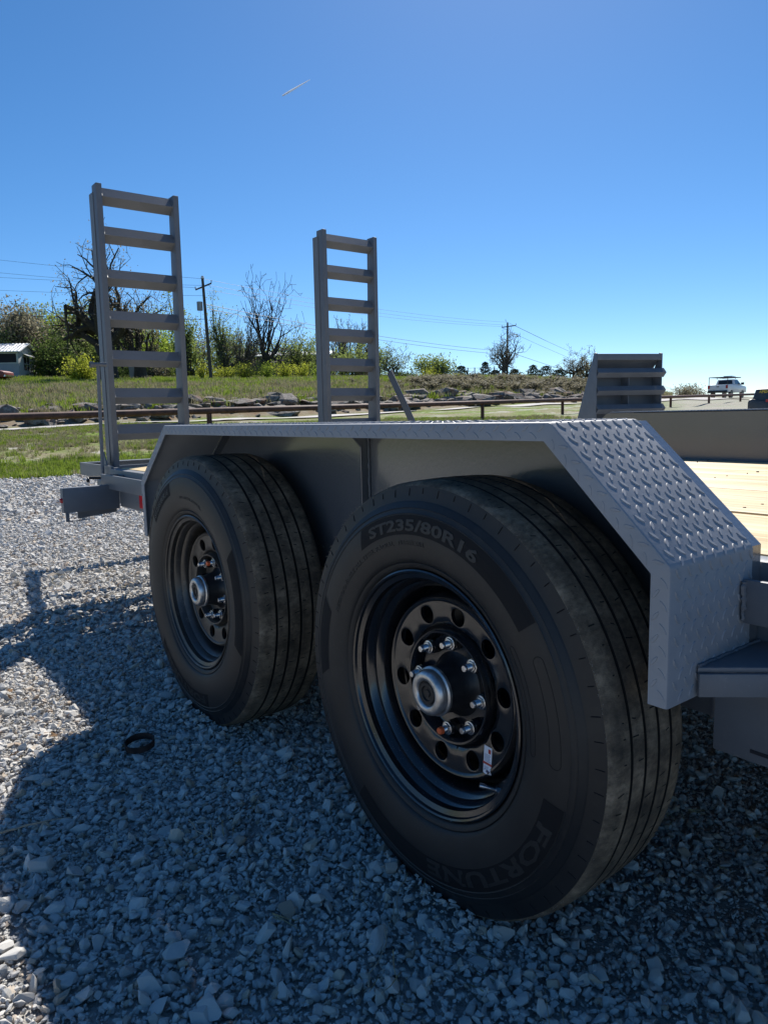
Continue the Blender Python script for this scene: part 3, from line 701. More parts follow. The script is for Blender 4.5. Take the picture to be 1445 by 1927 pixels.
def patch(mb, r0, r1, a0, a1, n=24, off=.0005, taper=.0):
    V = []; 
    for k in range(n+1):
        a = a0+(a1-a0)*k/n
        for q in (0, .33, .66, 1):
            r = r0+(r1-r0)*q; aa = a+taper*(1-q)*(1-2*k/n); V.append((r*math.sin(aa), side_y(r)-off, r*math.cos(aa)))
    mb.add(V, [(k*4+q, k*4+q+1, (k+1)*4+q+1, (k+1)*4+q) for k in range(n) for q in range(3)])
def ty_(q): return .010+(q-.010)*.86
def make_tyre(parent, near, seed):
    mb = MB(); prof = list(SIDE); ns = len(prof)
    mats = [0]*(ns-1)
    # tread with four grooves
    ty = lambda q: .010+(q-.010)*.86
    tread = [(.3845, .010), (.3880, .024)]
    for g in (.056, .096, .137, .178): tread += [(.3905-abs(g-.117)*.02, g-.0038), (.3800, g-.0033), (.3800, g+.0033), (.3905-abs(g-.117)*.02, g+.0038)]
    tread += [(.3880, .210), (.3845, .224)]; tread = [(q[0], ty(q[1])) for q in tread]
    prof += tread; mats += [1]*(1)
    k = 2
    mats += [1]
    for g in range(4): mats += [1, 2, 2, 2]
    mats = mats[:ns+1]+[1]*0
    mats = [0]*(ns-1)+[1, 1]+sum([[1, 2, 2, 2] for g in range(4)], [])+[1, 1]
    back = [(.3797, .199), (.35, .212), (.30, .225), (.25, .222), (.2215, .21)]
    prof += back; mats = mats[:len(prof)-len(back)-1]; mats += [0]*(len(prof)-1-len(mats))
    mb.lathe(prof, 192, mats=mats+[0], clampz=-.3775)
    o = mb.build('tyre', [M_SIDE, M_TREAD, M_GROOVE], parent, smooth=True, angle=32)
    # shoulder notches and flash
    r_ = random.Random(seed); m2 = MB()
    for k in range(60):
        a = 2*math.pi*k/60+r_.uniform(-.01, .01); L = r_.choice((.010, .014)); ca, sa = math.cos(a), math.sin(a)
        for (r0, r1) in ((.376-L, .376),):
            V = []
            for r, t, y in ((r0, -.0011, 0), (r0, .0011, 0), (r1, .0011, 0), (r1, -.0011, 0), (r0, 0, -.0016), (r1, 0, -.0012)):
                V.append((r*sa+t*ca, side_y(r)+y+.0002, r*ca-t*sa))
            m2.add(V, [(0, 1, 4), (1, 2, 5, 4), (2, 3, 5), (3, 0, 4, 5)])
    m2.build('shoulder_notches', M_PATCH, parent)['kind'] = 'stuff'
    ms = MB()
    for (c0, wd_) in ((.036, .028), (.0755, .030), (.117, .030), (.158, .030), (.196, .022)):
        for k in range(72):
            if r_.random() < .35: continue
            a = 2*math.pi*(k+r_.uniform(-.2, .2))/72; yc = ty_(c0)+r_.choice((-1, 1))*wd_*.2; hw = wd_*r_.uniform(.12, .28); rr = np.interp(c0, [.024, .056, .117, .178, .21], [.3880, .3893, .3905, .3893, .3880])+.0003; da = .0011/rr; sk = r_.uniform(-.004, .004)
            if rr*math.cos(a) < -.37: continue
            ms.add([(rr*math.sin(a+e_*da+q_*sk), yc+q_*hw, rr*math.cos(a+e_*da+q_*sk)) for e_, q_ in ((-1, -1), (1, -1), (1, 1), (-1, 1))], [(0, 1, 2, 3)])
    ms.build('tread_sipes', M_GROOVE, parent, recalc=False)['kind'] = 'stuff'
    m3 = MB()
    for k in range(260):
        a = r_.uniform(0, 2*math.pi) if k < 120 else r_.choice((.55, .95, 1.25, 1.9, 2.35, 5.3, 5.6))+r_.gauss(0, .07); L = abs(r_.gauss(0, .0030))+.0006; r = .3805+r_.uniform(-.002, .003); w_ = r_.uniform(.0003, .0007)
        if abs(math.cos(a)*r+.40) < .06: continue
        ca, sa = math.cos(a), math.sin(a); t = r_.uniform(-1, 1)*L; p = np.array((r*sa, .0058, r*ca)); q = p+np.array((sa*L*.4+ca*t, -L, ca*L*.4-sa*t))
        m3.add([p+np.array((ca, 0, -sa))*w_, p-np.array((ca, 0, -sa))*w_, q, p+np.array((0, w_*1.5, 0))], [(0, 1, 2), (1, 3, 2), (3, 0, 2)])
    m3.build('rubber_flash', M_FLASH, parent)['kind'] = 'stuff'
    R = math.radians
    PL = [((.2905, .3275, R(-31), R(13), 30), dict(taper=-.05)), ((.291, .3275, R(13.02), R(54), 24), dict(off=.00048, taper=-.0)), ((.291, .3275, R(-99), R(-67), 20), dict(taper=.06)), ((.291, .3275, R(104), R(216), 50), {})] if near else \
         [((.2905, .3275, R(-52), R(-20), 30), {}), ((.291, .3275, R(60), R(110), 24), dict(taper=.05)), ((.2905, .3275, R(165), R(228), 30), dict(taper=-.05))]
    for a_, k_ in PL: m4 = MB(); patch(m4, *a_, **k_); m4.build('sidewall_patch', M_PATCH, parent)
    m5 = MB()
    def T(*a, **k):
        V, Fc = arc_text(*a, **k); q = MB(); q.add(V, Fc); q.build('lettering', M_BRAND if a[0] == 'FORTUNE' else M_LETTER, parent, recalc=False)
    if near:
        T('ST235/80R16', .029, .2985, R(-26.5), R(9.5)+.34, extr=.0007, bold=.0009)
        T('REGROOVABLE ALL STEEL RADIAL  TUBELESS', .0125, .2705, R(-68), R(4), extr=.0004, bold=.0002)
        T('FORTUNE', .036, .2955, R(112), R(176), extr=.0004, bold=.0011)
    else:
        T('ST235/80R16', .024, .2985, R(-50), R(-23), extr=.0005, bold=.0006)
        T('ALL STEEL RADIAL', .0105, .2705, R(-8), R(24), extr=.0004, bold=.0002)
        T('FORTUNE', .030, .2975, R(168), R(222), extr=.0004, bold=.0008)
    # oblong outlines pressed into the right of the sidewall
    for (r0, r1, a0, a1) in () if not near else ((.2935, .3135, R(64), R(92)), (.2520, .2640, R(58), R(92))):
        loop = []
        for k in range(41): a = a0+(a1-a0)*k/40; loop.append((r1, a))
        for k in range(1, 8): q = math.pi*k/8; loop.append(((r0+r1)/2+(r1-r0)/2*math.cos(q), a1+math.sin(q)*.03))
        for k in range(41): a = a1+(a0-a1)*k/40; loop.append((r0, a))
        for k in range(1, 8): q = math.pi*k/8; loop.append(((r0+r1)/2-(r1-r0)/2*math.cos(q), a0-math.sin(q)*.03))
        loop.append(loop[0]); m5.tube([(r*math.sin(a), side_y(r)-.0001, r*math.cos(a)) for r, a in loop], .0005, 4, False)
    if near: m5.build('moulded_outline', M_PATCH, parent, recalc=False)
    if near:      # loaded tyre: slightly lower crown above, full depth at the foot
        for ch in parent.children:
            me = ch.data; n = len(me.vertices); co = np.empty(n*3, np.float32); me.vertices.foreach_get('co', co); co = co.reshape(-1, 3); rr = np.hypot(co[:, 0], co[:, 2])+1e-9
            k = .965-.035*co[:, 2]/rr; nr = np.where(rr > .2227, .2227+(rr-.2227)*k, rr); co[:, 0] *= nr/rr; co[:, 2] *= nr/rr; low = np.clip(-co[:, 2]/.36-.6, 0, 1)*2.2; co[:, 1] -= np.where((co[:, 1] < .02) & (rr > .25), .011*np.clip(low, 0, 1)*np.sin(np.clip((rr-.25)/.13, 0, 1)*math.pi), 0)
            co[:, 1] = np.where(co[:, 1] > .03, .03+(co[:, 1]-.03)*.93, co[:, 1]); me.vertices.foreach_set('co', co.ravel()); me.update()
    return o
def rim_mesh():
    mb = MB()
    # flange, bead seat, drop centre, then the disc edge
    mb.lathe([(.2205, .0075), (.2227, .003), (.2222, -.0008), (.2195, -.0022), (.2165, -.0005), (.2145, .0045), (.2060, .0085), (.2045, .020), (.1995, .0245), (.1955, .038), (.1870, .044), (.1835, .052), (.1825, .100)], 128)
    mb.lathe([(.1830, .100), (.1790, .098), (.1745, .088), (.1710, .066), (.1670, .0545), (.1620, .0505), (.1585, .0515), (.1560, .0540)], 128)
    # disc ring with ten hand holes
    def dy(r): return np.interp(r, [.108, .1125, .120, .156], [.0665, .0605, .0575, .054])
    nh, rc, rh = 10, .1345, .0172; half = math.pi/nh; n = 24
    for s in range(nh):
        ac = math.radians(10.3)+s*2*half; rings = []
        for lev in range(4):
            pts = []
            for k in range(n):
                q = 2*math.pi*(k+.5)/n; cu, cv = math.cos(q), math.sin(q)
                hx, hy = rh*cu, rh*cv
                # hole ring in (tangent, radial); outer ring on the sector boundary
                sx = (half*rc)/abs(cu) if abs(cu) > 1e-9 else 9; sy = ((.156-rc)/cv if cv > 0 else (.108-rc)/cv) if abs(cv) > 1e-9 else 9
                t = min(sx, sy); bx, by = cu*t, cv*t
                if abs(cu*t) > half*rc*.999: bx = half*rc*(1 if cu > 0 else -1)
                f = (0, .12, .5, 1)[lev]; px_, py_ = hx+(bx-hx)*f, hy+(by-hy)*f; r = rc+py_; a = ac+px_/rc
                yy = dy(r)+(.0005 if lev == 0 else 0); pts.append((r*math.sin(a), yy, r*math.cos(a)))
            rings.append(pts)
        deep = [(p[0], p[1]+.008, p[2]) for p in rings[0]]
        allr = [deep]+rings; V = sum(allr, []); mb.add(V, [(l*n+k, l*n+(k+1) % n, (l+1)*n+(k+1) % n, (l+1)*n+k) for l in range(4) for k in range(n)])
    # inner dish: recess, raised ring, bolt face
    mb.lathe([(.108, .0665), (.1065, .060), (.1045, .0505), (.1025, .0470), (.0995, .0475), (.0965, .053), (.0930, .064), (.0905, .0735), (.0860, .0755), (.0500, .0755)], 128)
    # corner wedges of the outer ring are closed by these two skirts
    mb.lathe([(.1562, .0541), (.1515, .0546)], 128); mb.lathe([(.1125, .0608), (.1078, .0668)], 128)
    mb.lathe([(.1825, .0995), (.1825, .215), (.205, .22)], 96)   # barrel behind the disc
    return mb
def hexprism(mb, c, r, y0, y1, n=6, ph=0):
    P = [(c[0]+r*math.cos(2*math.pi*k/n+ph), c[1]+r*math.sin(2*math.pi*k/n+ph)) for k in range(n)]
    mb.add([(p[0], y0, p[1]) for p in P]+[(p[0], y1, p[1]) for p in P], [tuple(range(n)), tuple(reversed(range(n, 2*n)))]+[(i, (i+1) % n, (i+1) % n+n, i+n) for i in range(n)])
def make_wheel(xw, near, seed, ph, orange):
    w_ = rim_mesh().build('wheel', M_BLACKP if near else M_BLACKD, smooth=True, angle=38); w_.location = (xw, 0, HZ); put(w_)
    make_tyre(w_, near, seed)
    mb = MB(); mb.lathe([(.0, .02), (.041, .0185), (.0415, .024), (.0455, .050), (.0520, .070), (.060, .0752), (.060, .080)], 64); mb.build('hub', M_HUB, w_, smooth=True, angle=50)
    mb = MB(); mb.lathe([(.0445, .0235), (.0448, .018), (.0430, .0165), (.0415, .0155), (.0410, .007), (.0385, .0015), (.0350, -.0012), (.0300, -.0018), (.0255, -.0010), (.0232, .0015), (.0228, .0040)], 64); mb.build('hub_cap', M_CAP, w_, smooth=True, angle=50)
    mb = MB(); mb.lathe([(.0227, .0035), (.0200, .0045), (.0185, .0020), (.0140, .0018), (.0128, .0048), (.0070, .0050), (.0060, .0030), (.0001, .0030)], 40); mb.build('grease_plug', M_RUBBERCAP, w_, smooth=True, angle=40)
    nut = None
    for k in range(8):
        a = math.radians(ph)+k*math.pi/4; c = (.0815*math.sin(a), .0815*math.cos(a))
        mb = MB(); mb.cur = 0
        hexprism(mb, (0, 0), .0148, .0758, .0590, 6, .2); hexprism(mb, (0, 0), .0105, .0592, .0505, 6, .3); hexprism(mb, (0, 0), .0128, .0560, .0535, 12)
        mb.cur = 1; s0 = len(mb.f)
        mb.add([], []); 
        stud = MB(); 
        if nut is None:
            nut = mb.build('lug_nut', [M_BLACKP, M_CHROME], mesh_only=True, bevel=.0006)
            # socket black, flange bright
            for p in nut.polygons:
                p.material_index = 0 if (p.center.y > .0588) else 1
            s2 = MB(); s2.lathe([(.0001, .0345), (.0052, .0345), (.0064, .0362), (.0067, .0380)]+[(.0067-(.0006 if i % 2 else 0), .0385+.0008*i) for i in range(18)], 16)
            studm = s2.build('stud', M_CHROME, mesh_only=True, smooth=True, angle=50)
            s3 = MB(); s3.lathe([(.0001, .0340), (.0056, .0340), (.0069, .0362), (.0072, .0420)], 16); studo = s3.build('painted_stud', M_ORANGE, mesh_only=True, smooth=True, angle=50)
        o = bpy.data.objects.new('lug_nut', nut); COL.objects.link(o); o.parent = w_; o.location = (c[0], 0, c[1]); o.rotation_euler = (0, random.uniform(0, 1), 0)
        o = bpy.data.objects.new('wheel_stud', studm); COL.objects.link(o); o.parent = w_; o.location = (c[0], 0, c[1])
        if k == orange:
            o = bpy.data.objects.new('paint_mark', studo); COL.objects.link(o); o.parent = w_; o.location = (c[0], 0, c[1]); o['label'] = 'orange painted stud tip'
    if near:
        mb = MB(); P0 = np.array((.1475, .042, -.1375)); d = np.array((-.022, -.026, .010)); d = d/np.linalg.norm(d)
        mb.tube([P0, P0+d*.003], .0112, 14); mb.tube([P0+d*.003, P0+d*.014], .0078, 6); mb.tube([P0+d*.012, P0+d*.034], .0032, 10); mb.tube([P0+d*.034, P0+d*.042], .0042, 12)
        mb.build('valve_stem', M_CHROME, w_, smooth=True, angle=40)
        # sticker on the disc
        def sticker(name, r0, r1, t0, t1, off, mat):
            mb = MB(); V = []
            for i in range(7):
                for j in range(5):
                    s = t0+(t1-t0)*j/4; q = r0+(r1-r0)*i/6; x = .0975+s; z = -.1045+q; r = math.hypot(x, z); V.append((x, float(np.interp(r, [.108, .1125, .120, .156, .1585, .162, .167], [.0665, .0605, .0575, .054, .0515, .0505, .0545]))-off, z))
            mb.add(V, [(i*5+j, i*5+j+1, (i+1)*5+j+1, (i+1)*5+j) for i in range(6) for j in range(4)]); return mb.build(name, mat, w_, recalc=False)
        sticker('label_sticker', -.024, .024, -.010, .010, .0006, M_LABEL)
        sticker('label_red_band', -.0085, -.0045, -.0112, .0112, .0009, M_PRINTR)
        sticker('label_print', -.0205, -.0165, -.007, .007, .0009, M_PRINT)
        sticker('label_print', .0125, .020, .001, .0075, .0009, M_PRINTR)
        for q in (.0095, .0072, .005, .0027, .0003, -.0021, -.0125, -.0145): sticker('label_print', q-.0006, q+.0004, -.0078, .0078-random.uniform(0, .004), .0009, M_PRINTG)
        mb = MB(); V = []
        for a, r in ((162.5, .2150), (162.9, .2150), (162.5, .2205), (162.9, .2205)): V.append((r*math.sin(math.radians(a)), -.0015+(.006 if r < .217 else -.0015), r*math.cos(math.radians(a))))
        mb.add(V, [(0, 1, 3, 2)]); mb.build('balance_mark', M_CHROME, w_, recalc=False)
    # brake drum seen through the hand holes
    mb = MB(); mb.tube([(0, .098, 0), (0, .20, 0)], .150, 48); mb.build('brake_drum', M_HUB, w_)
    return w_
w1 = make_wheel(0, True, 3, 3.4, 4); w1['label'] = 'front wheel with white sticker on its black rim'
w2 = make_wheel(-S_AX, False, 11, 11, 0); w2['label'] = 'rear wheel with dusty black rim'
for xw, src in ((0, w1), (-S_AX, w2)):       # the wheels of the far side, turned round
    c = src.copy(); COL.objects.link(c); c.parent = TR; c.rotation_euler = (0, 0, math.pi); c.location = (xw+.5066, 2.517-1.2585, HZ); c['label'] = 'wheel on the far side of the trailer'
    for ch in src.children:
        if ch.name.startswith('tyre') or ch.name.startswith('hub'): q = ch.copy(); COL.objects.link(q); q.parent = c

# ---- loading ramps
def make_ramp(y0, y1, zt, zs, xb, xt, label, brace=None):
    """upright ramp between y0 and y1; rung z list zs; leaning from xb at the bottom to xt at the top"""
    z0 = .545; e = empty('ramp', (xb, (y0+y1)/2, z0)); e['label'] = label; put(e)
    def X(z): return (xt-xb)*(z-z0)/(zt-z0)
    wv = (y1-y0)/2; rw = .0295
    for s in (-1, 1):
        ya, yb = sorted((s*wv, s*(wv-rw))); mb = MB()
        V = []
        for z in (z0, zt):
            dp = .105 if z == z0 else .07
            for dx, yy in ((0, ya), (0, yb), (-dp, yb), (-dp, ya)): V.append((X(z)+dx, yy, z-z0))
        mb.add(V, [(0, 1, 2, 3), (7, 6, 5, 4), (0, 4, 5, 1), (1, 5, 6, 2), (2, 6, 7, 3), (3, 7, 4, 0)])
        mb.build('side_rail', M_PAINT, e, bevel=.003)
        mb = MB(); V = []; yo = s*(wv+.0035)
        for z in (z0+.1, zt-.035):
            for dx, yy in ((-.05, yo), (-.05, s*(wv+.0005)), (-.11, s*(wv+.0005)), (-.11, yo)): V.append((X(z)+dx, yy, z-z0))
        mb.add(V, [(0, 1, 2, 3), (7, 6, 5, 4), (0, 4, 5, 1), (1, 5, 6, 2), (2, 6, 7, 3), (3, 7, 4, 0)]); mb.build('rail_flange', M_PAINT, e)
    prof = [(-.003, .0), (-.057, .052), (-.063, .052), (-.009, 0), (-.063, -.052), (-.057, -.052)]
    prof = [(q[0]*.88, q[1]*.84) for q in ((0, -.008), (-.040, .051), (-.046, .048), (-.0085, -.008), (-.060, -.042), (-.056, -.048))]
    L = wv-rw+.0; me = None
    for z in zs:
        if me is None:
            mb = MB(); mb.add([(p[0], y, p[1]) for y in (-L, L) for p in prof], [(0, 1, 2, 3), (3, 4, 5, 0), (9, 8, 7, 6), (6, 11, 10, 9)]+[(i, (i+1) % 6, (i+1) % 6+6, i+6) for i in range(6)])
            me = mb.build('rung', M_PAINT, mesh_only=True)
        o = bpy.data.objects.new('rung', me); COL.objects.link(o); o.parent = e; o.location = (X(z)-.006, 0, z-.042-z0)
        for s in (-1, 1):
            mb = MB(); pts = [(X(z)-.006+x_, s*(L-.001), z-.040-z0+z_) for x_, z_ in [(-.034+.034*q/6, .0408-.0472*q/6) for q in range(7)]+[(-.049*q/6, -.0064-.032*q/6) for q in range(1, 7)]]
            mb.tube([(p[0]+random.uniform(-.001, .001), p[1], p[2]+random.uniform(-.001, .001)) for p in pts], [random.uniform(.0022, .0045) for _ in pts], 5); o2 = mb.build('weld_bead', M_PAINT, e, smooth=True)
    return e
KR = 1.0543
def sx_(v): return float(CAM[0]+(v-CAM[0])*KR)
def sy_(v): return float(CAM[1]+(v-CAM[1])*KR)
def sz_(v): return float(CAM[2]+(v-CAM[2])*KR)
def S3(p): return (sx_(p[0]), sy_(p[1]), sz_(p[2]))
r1 = make_ramp(sy_(.330), sy_(.735), sz_(1.985), [sz_(v) for v in (1.975, 1.800, 1.600, 1.405, 1.215, 1.030, .850)], sx_(-2.75), sx_(-2.72), 'taller looking near ramp on the left of the photo')
mb = MB(); mb.tube([S3((-2.66, .262, 1.14)), S3((-2.66, .245, .575))], .009, 10); mb.tube([S3((-2.66, .300, 1.135)), S3((-2.66, .225, 1.135))], .0105, 8); mb.tube([S3((-2.66, .240, 1.135)), S3((-2.66, .225, 1.135))], .0155, 8); o = mb.build('support_rod', M_PAINT, smooth=True); put(o)
mb = MB(); mb.prism([(-2.89, .56), (-3.04, .56), (-2.99, .71)], 1, .352, .358); put(mb.build('ramp_gusset', M_PAINT, bevel=.001))
mb = MB(); mb.tube([(-2.60, .16, .592), (-2.64, .17, .604), (-2.62, .262, .60)], .0085, 8); put(mb.build('spring_assist', M_TRIM))
r2 = make_ramp(sy_(1.605), sy_(2.0), sz_(1.945), [sz_(v) for v in (1.93, 1.755, 1.570, 1.390, 1.215, 1.035, .85)], sx_(-2.75), sx_(-2.74), 'shorter looking ramp in the middle, propped by a flat brace')
mb = MB()
P0, P1 = np.array(S3((-2.66, 2.008, 1.13))), np.array(S3((-2.30, 2.013, .60))); d = (P1-P0)/np.linalg.norm(P1-P0); nn = np.array((-d[2], 0, d[0]))*.026
mb.add([P0+nn, P0-nn, P1-nn, P1+nn, P0+nn+(0, .006, 0), P0-nn+(0, .006, 0), P1-nn+(0, .006, 0), P1+nn+(0, .006, 0)], [(0, 1, 2, 3), (7, 6, 5, 4), (0, 4, 5, 1), (1, 5, 6, 2), (2, 6, 7, 3), (3, 7, 4, 0)])
put(mb.build('ramp_brace', M_PAINT, bevel=.001))

# ------------------------------------------------------------------ background: rocks, pipe fence, trees, poles, shed, vehicles
def gz(x, y): return float(ground_z(x, y)[0])
def hull(bm, r, c, s, n=16, e=4.):
    vs = []
    for k in range(n):
        v = Vector((r.gauss(0, 1), r.gauss(0, 1), r.gauss(0, 1))).normalized(); m = (abs(v.x)**e+abs(v.y)**e+abs(v.z)**e)**(-1/e)*r.uniform(.75, 1.05)
        vs.append(bm.verts.new((c[0]+v.x*m*s[0], c[1]+v.y*m*s[1], c[2]+v.z*m*s[2])))
    bmesh.ops.convex_hull(bm, input=vs)
    bmesh.ops.delete(bm, geom=[v for v in vs if v.is_valid and not v.link_faces], context='VERTS')
def finish(bm, name, mat):
    bmesh.ops.recalc_face_normals(bm, faces=bm.faces)
    me = bpy.data.meshes.new(name); bm.to_mesh(me); bm.free(); me.materials.append(mat); o = bpy.data.objects.new(name, me); COL.objects.link(o); return o
r = random.Random(21); bm = bmesh.new()
for k in range(300):
    px = r.uniform(-120, 1240); a = azi(px); d4 = np.interp(a, CA, KD[:, 3]); d5 = np.interp(a, CA, KD[:, 4]); t = r.uniform(.0, 1.15)**.8
    if px < 190 and r.random() < .55: continue
    if 560 < px < 640 and r.random() < .3: continue
    d = d4+.4+(d5-d4)*t; x, y = CAM[0]+d*math.sin(a), CAM[1]+d*math.cos(a); s = r.uniform(.14, .5)*(1.5 if r.random() < .12 else 1)
    hull(bm, r, (x, y, gz(x, y)+s*.05), (s*1.5, s*1.1, s*r.uniform(.35, .6)), 14)
for k in range(90):
    px = r.uniform(640, 1230); a = azi(px); d4 = np.interp(a, CA, KD[:, 3]); d5 = np.interp(a, CA, KD[:, 4]); d = d4+.6+(d5-d4)*r.uniform(.2, 1.25)
    x, y = CAM[0]+d*math.sin(a), CAM[1]+d*math.cos(a); s = r.uniform(.2, .6); hull(bm, r, (x, y, gz(x, y)+s*.15), (s*1.7, s*1.1, s*r.uniform(.4, .7)), 14)
for k in range(240):
    px = r.uniform(-120, 1240); a = azi(px); d4 = np.interp(a, CA, KD[:, 3]); d5 = np.interp(a, CA, KD[:, 4]); d = d4+.2+(d5-d4)*r.uniform(0, 1.5)
    x, y = CAM[0]+d*math.sin(a), CAM[1]+d*math.cos(a); s = r.uniform(.08, .25); hull(bm, r, (x, y, gz(x, y)+s*.2), (s*1.3, s, s*.6), 10)
tag(finish(bm, 'rock_outcrop', M_ROCK), kind='structure')
for px, yb, dx, s, lab in ((8, 786, .4, (.52, .5, .42), 'grey slab shaped boulder at the left edge above the rusty rail'), (534, 766, .6, (.75, .6, .42), 'large pale boulder on the bank between the two standing ramps'),
                           (62, 804, 0, (.55, .4, .27), 'pale block of rock below the rail near the shed'), (146, 801, 0, (.75, .4, .26), 'flat topped rock below the rail left of the near ramp'),
                           (905, 770-10, 0, (.8, .6, .45), 'dark edged boulder behind the fence left of the bare oak'), (735, 779, 0, (.5, .4, .3), 'pale rock behind the flat brace of the middle ramp')):
    a = azi(px); d = np.interp(a, CA, KD[:, 3])+.8+dx*3; x, y = CAM[0]+d*math.sin(a), CAM[1]+d*math.cos(a); bm = bmesh.new(); hull(bm, r, (0, 0, s[2]*.5), s, 18)
    o = finish(bm, 'boulder', M_ROCK); o.location = (x, y, at(px, yb, d)[2]-.05 if False else gz(x, y)); tag(o, lab, 'boulder', 'limestone boulders along the road bank')

# pipe fence
fd0 = 17.0
def fpt(k, ypx=None):
    px = (471.15*k+393.05)/(1+.23556*k); dep = fd0*(1+.23556*k); yy = 785-(785-742.5)*px/1393.
    d = FV+((px-IW/2)*RV-(yy-IH/2)*UV)/FPX; return CAM+d*dep
fe = empty('pipe_fence', fpt(-1.2)*np.array((1, 1, 0)), label='long rusty brown pipe fence with a single top rail in front of the road', cat='fence')
KS = [-1.25]+[i*.5 for i in range(-2, 24)]
mb = MB(); mb.tube([fpt(k) for k in KS], .072, 12); put(mb.build('rail', M_RUST, smooth=True), fe)
for k in range(-1, 12):
    p = fpt(k); mb = MB(); mb.tube([(p[0], p[1], gz(p[0], p[1])-.1), (p[0], p[1], p[2]-.068)], .062, 10); put(mb.build('post', M_RUST, smooth=True), fe)

# trees
def tree(px, yb, dist, ytop, wpx, label, leaf=None, nleaf=2500, lsize=.16, bark=None, seed=0, levels=4, trunk=.22, crook=.25, up=.12, name='tree', group=None, limbs=6, rfac=1., fill=0, lean=0, cat='tree', spreadz=1., prob=1., keep=.78):
    r = random.Random(seed+int(px)*7); base = at(px, yb, dist); x0, y0 = base[0], base[1]; z0 = min(base[2], gz(x0, y0))-.15
    H = at(px, ytop, dist)[2]-z0; dep = (base-CAM)@FV; Wd = wpx/FPX*dep; Rt = H*.04*rfac
    br = []; ends = []
    def grow(p, d, L, rad, lv):
        n = 5 if lv < 3 else 3; pts = [p]; rs_ = [rad]; q = p; dd = d
        for i in range(n):
            ck = crook*(1 if lv < 3 else .7); dd = dd+np.array((r.gauss(0, ck), r.gauss(0, ck), r.gauss(0, ck*.7)+up*(1 if lv else .3))); dd = dd/np.linalg.norm(dd); q = q+dd*L/n
            pts.append(q); rs_.append(rad*(1-.62*(i+1)/n))
            if lv < levels and (lv > 0 or i >= n-1) and r.random() < (.9 if lv < 2 else .75)*prob:
                for _ in range(2 if lv == 0 else 1):
                    s = np.array((r.gauss(0, 1), r.gauss(0, 1), r.gauss(.15, .5))); s = s-dd*(s@dd)*.6; s = s/np.linalg.norm(s); nd = dd*.45+s*.85; nd = nd/np.linalg.norm(nd)
                    grow(q, nd, L*r.uniform(.5, .78), rs_[-1]*keep, lv+1)
        br.append((pts, rs_, lv))
        if lv >= levels-1: ends.extend(pts[1:])
    tp = np.array((0, 0, 0.)); top = np.array((lean, 0, H*trunk)); br.append(([tp, top*.5+np.array((r.gauss(0, .02)*H, 0, 0)), top], [Rt*1.25, Rt, Rt*.9], 0))
    for k in range(limbs):
        a = 2*math.pi*(k+r.uniform(-.3, .3))/limbs; e = r.uniform(.25, 1.1)*spreadz
        d = np.array((math.cos(a), math.sin(a), e)); d = d/np.linalg.norm(d); grow(top-np.array((0, 0, r.uniform(0, .12)*H)), d, H*r.uniform(.38, .6), Rt*r.uniform(.45, .7), 1)
    al = np.concatenate([np.array(b[0]) for b in br]); zt = al[:, 2].max(); w_ = np.ptp(al@np.array((RV[0], RV[1], 0))/math.hypot(RV[0], RV[1]))
    sc = np.array((Wd/w_, Wd/w_, H/zt)); e = empty(name, (x0, y0, z0), label=label, cat=cat, group=group)
    for which, lo, hi in (('trunk', 0, 1), ('branches', 2, 9)):
        mb = MB()
        for pts, rs_, lv in br:
            if lo <= lv <= hi: mb.tube([p*sc for p in pts], [max(q, .018) for q in rs_], 7 if lv < 2 else (4 if lv == 2 else 3), False)
        if mb.v: mb.build(which, bark or M_BARK, e, smooth=True, recalc=False, angle=60)
    if leaf:
        E = np.array(ends)*sc; g = np.random.default_rng(seed+int(px)); pick = E[g.integers(0, len(E), nleaf)]+g.normal(0, 1, (nleaf, 3))*Wd*(.035+fill)*np.array((1, 1, .8))
        if fill: pick[:, 2] = np.clip(pick[:, 2], H*.03, H*1.02)
        leaves('crown', pick, lsize, leaf, e, g)
    return e
def leaves(name, Pt, ls, mat, parent, g):
    n = len(Pt); a = g.normal(0, 1, (n, 3)); a /= np.linalg.norm(a, axis=1)[:, None]; b = np.cross(a, g.normal(0, 1, (n, 3))); b /= np.linalg.norm(b, axis=1)[:, None]
    s = ls*g.uniform(.5, 1.2, (n, 1)); V = np.stack([Pt-a*s*.5, Pt+b*s*.32, Pt+a*s*.5, Pt-b*s*.32], 1).reshape(-1, 3)
    o = np_mesh(name, V, np.arange(4*n).reshape(n, 4), mat, parent); at_ = o.data.attributes.new('lv', 'FLOAT', 'POINT'); at_.data.foreach_set('value', np.repeat(g.random(n), 4).astype(np.float32)); return o
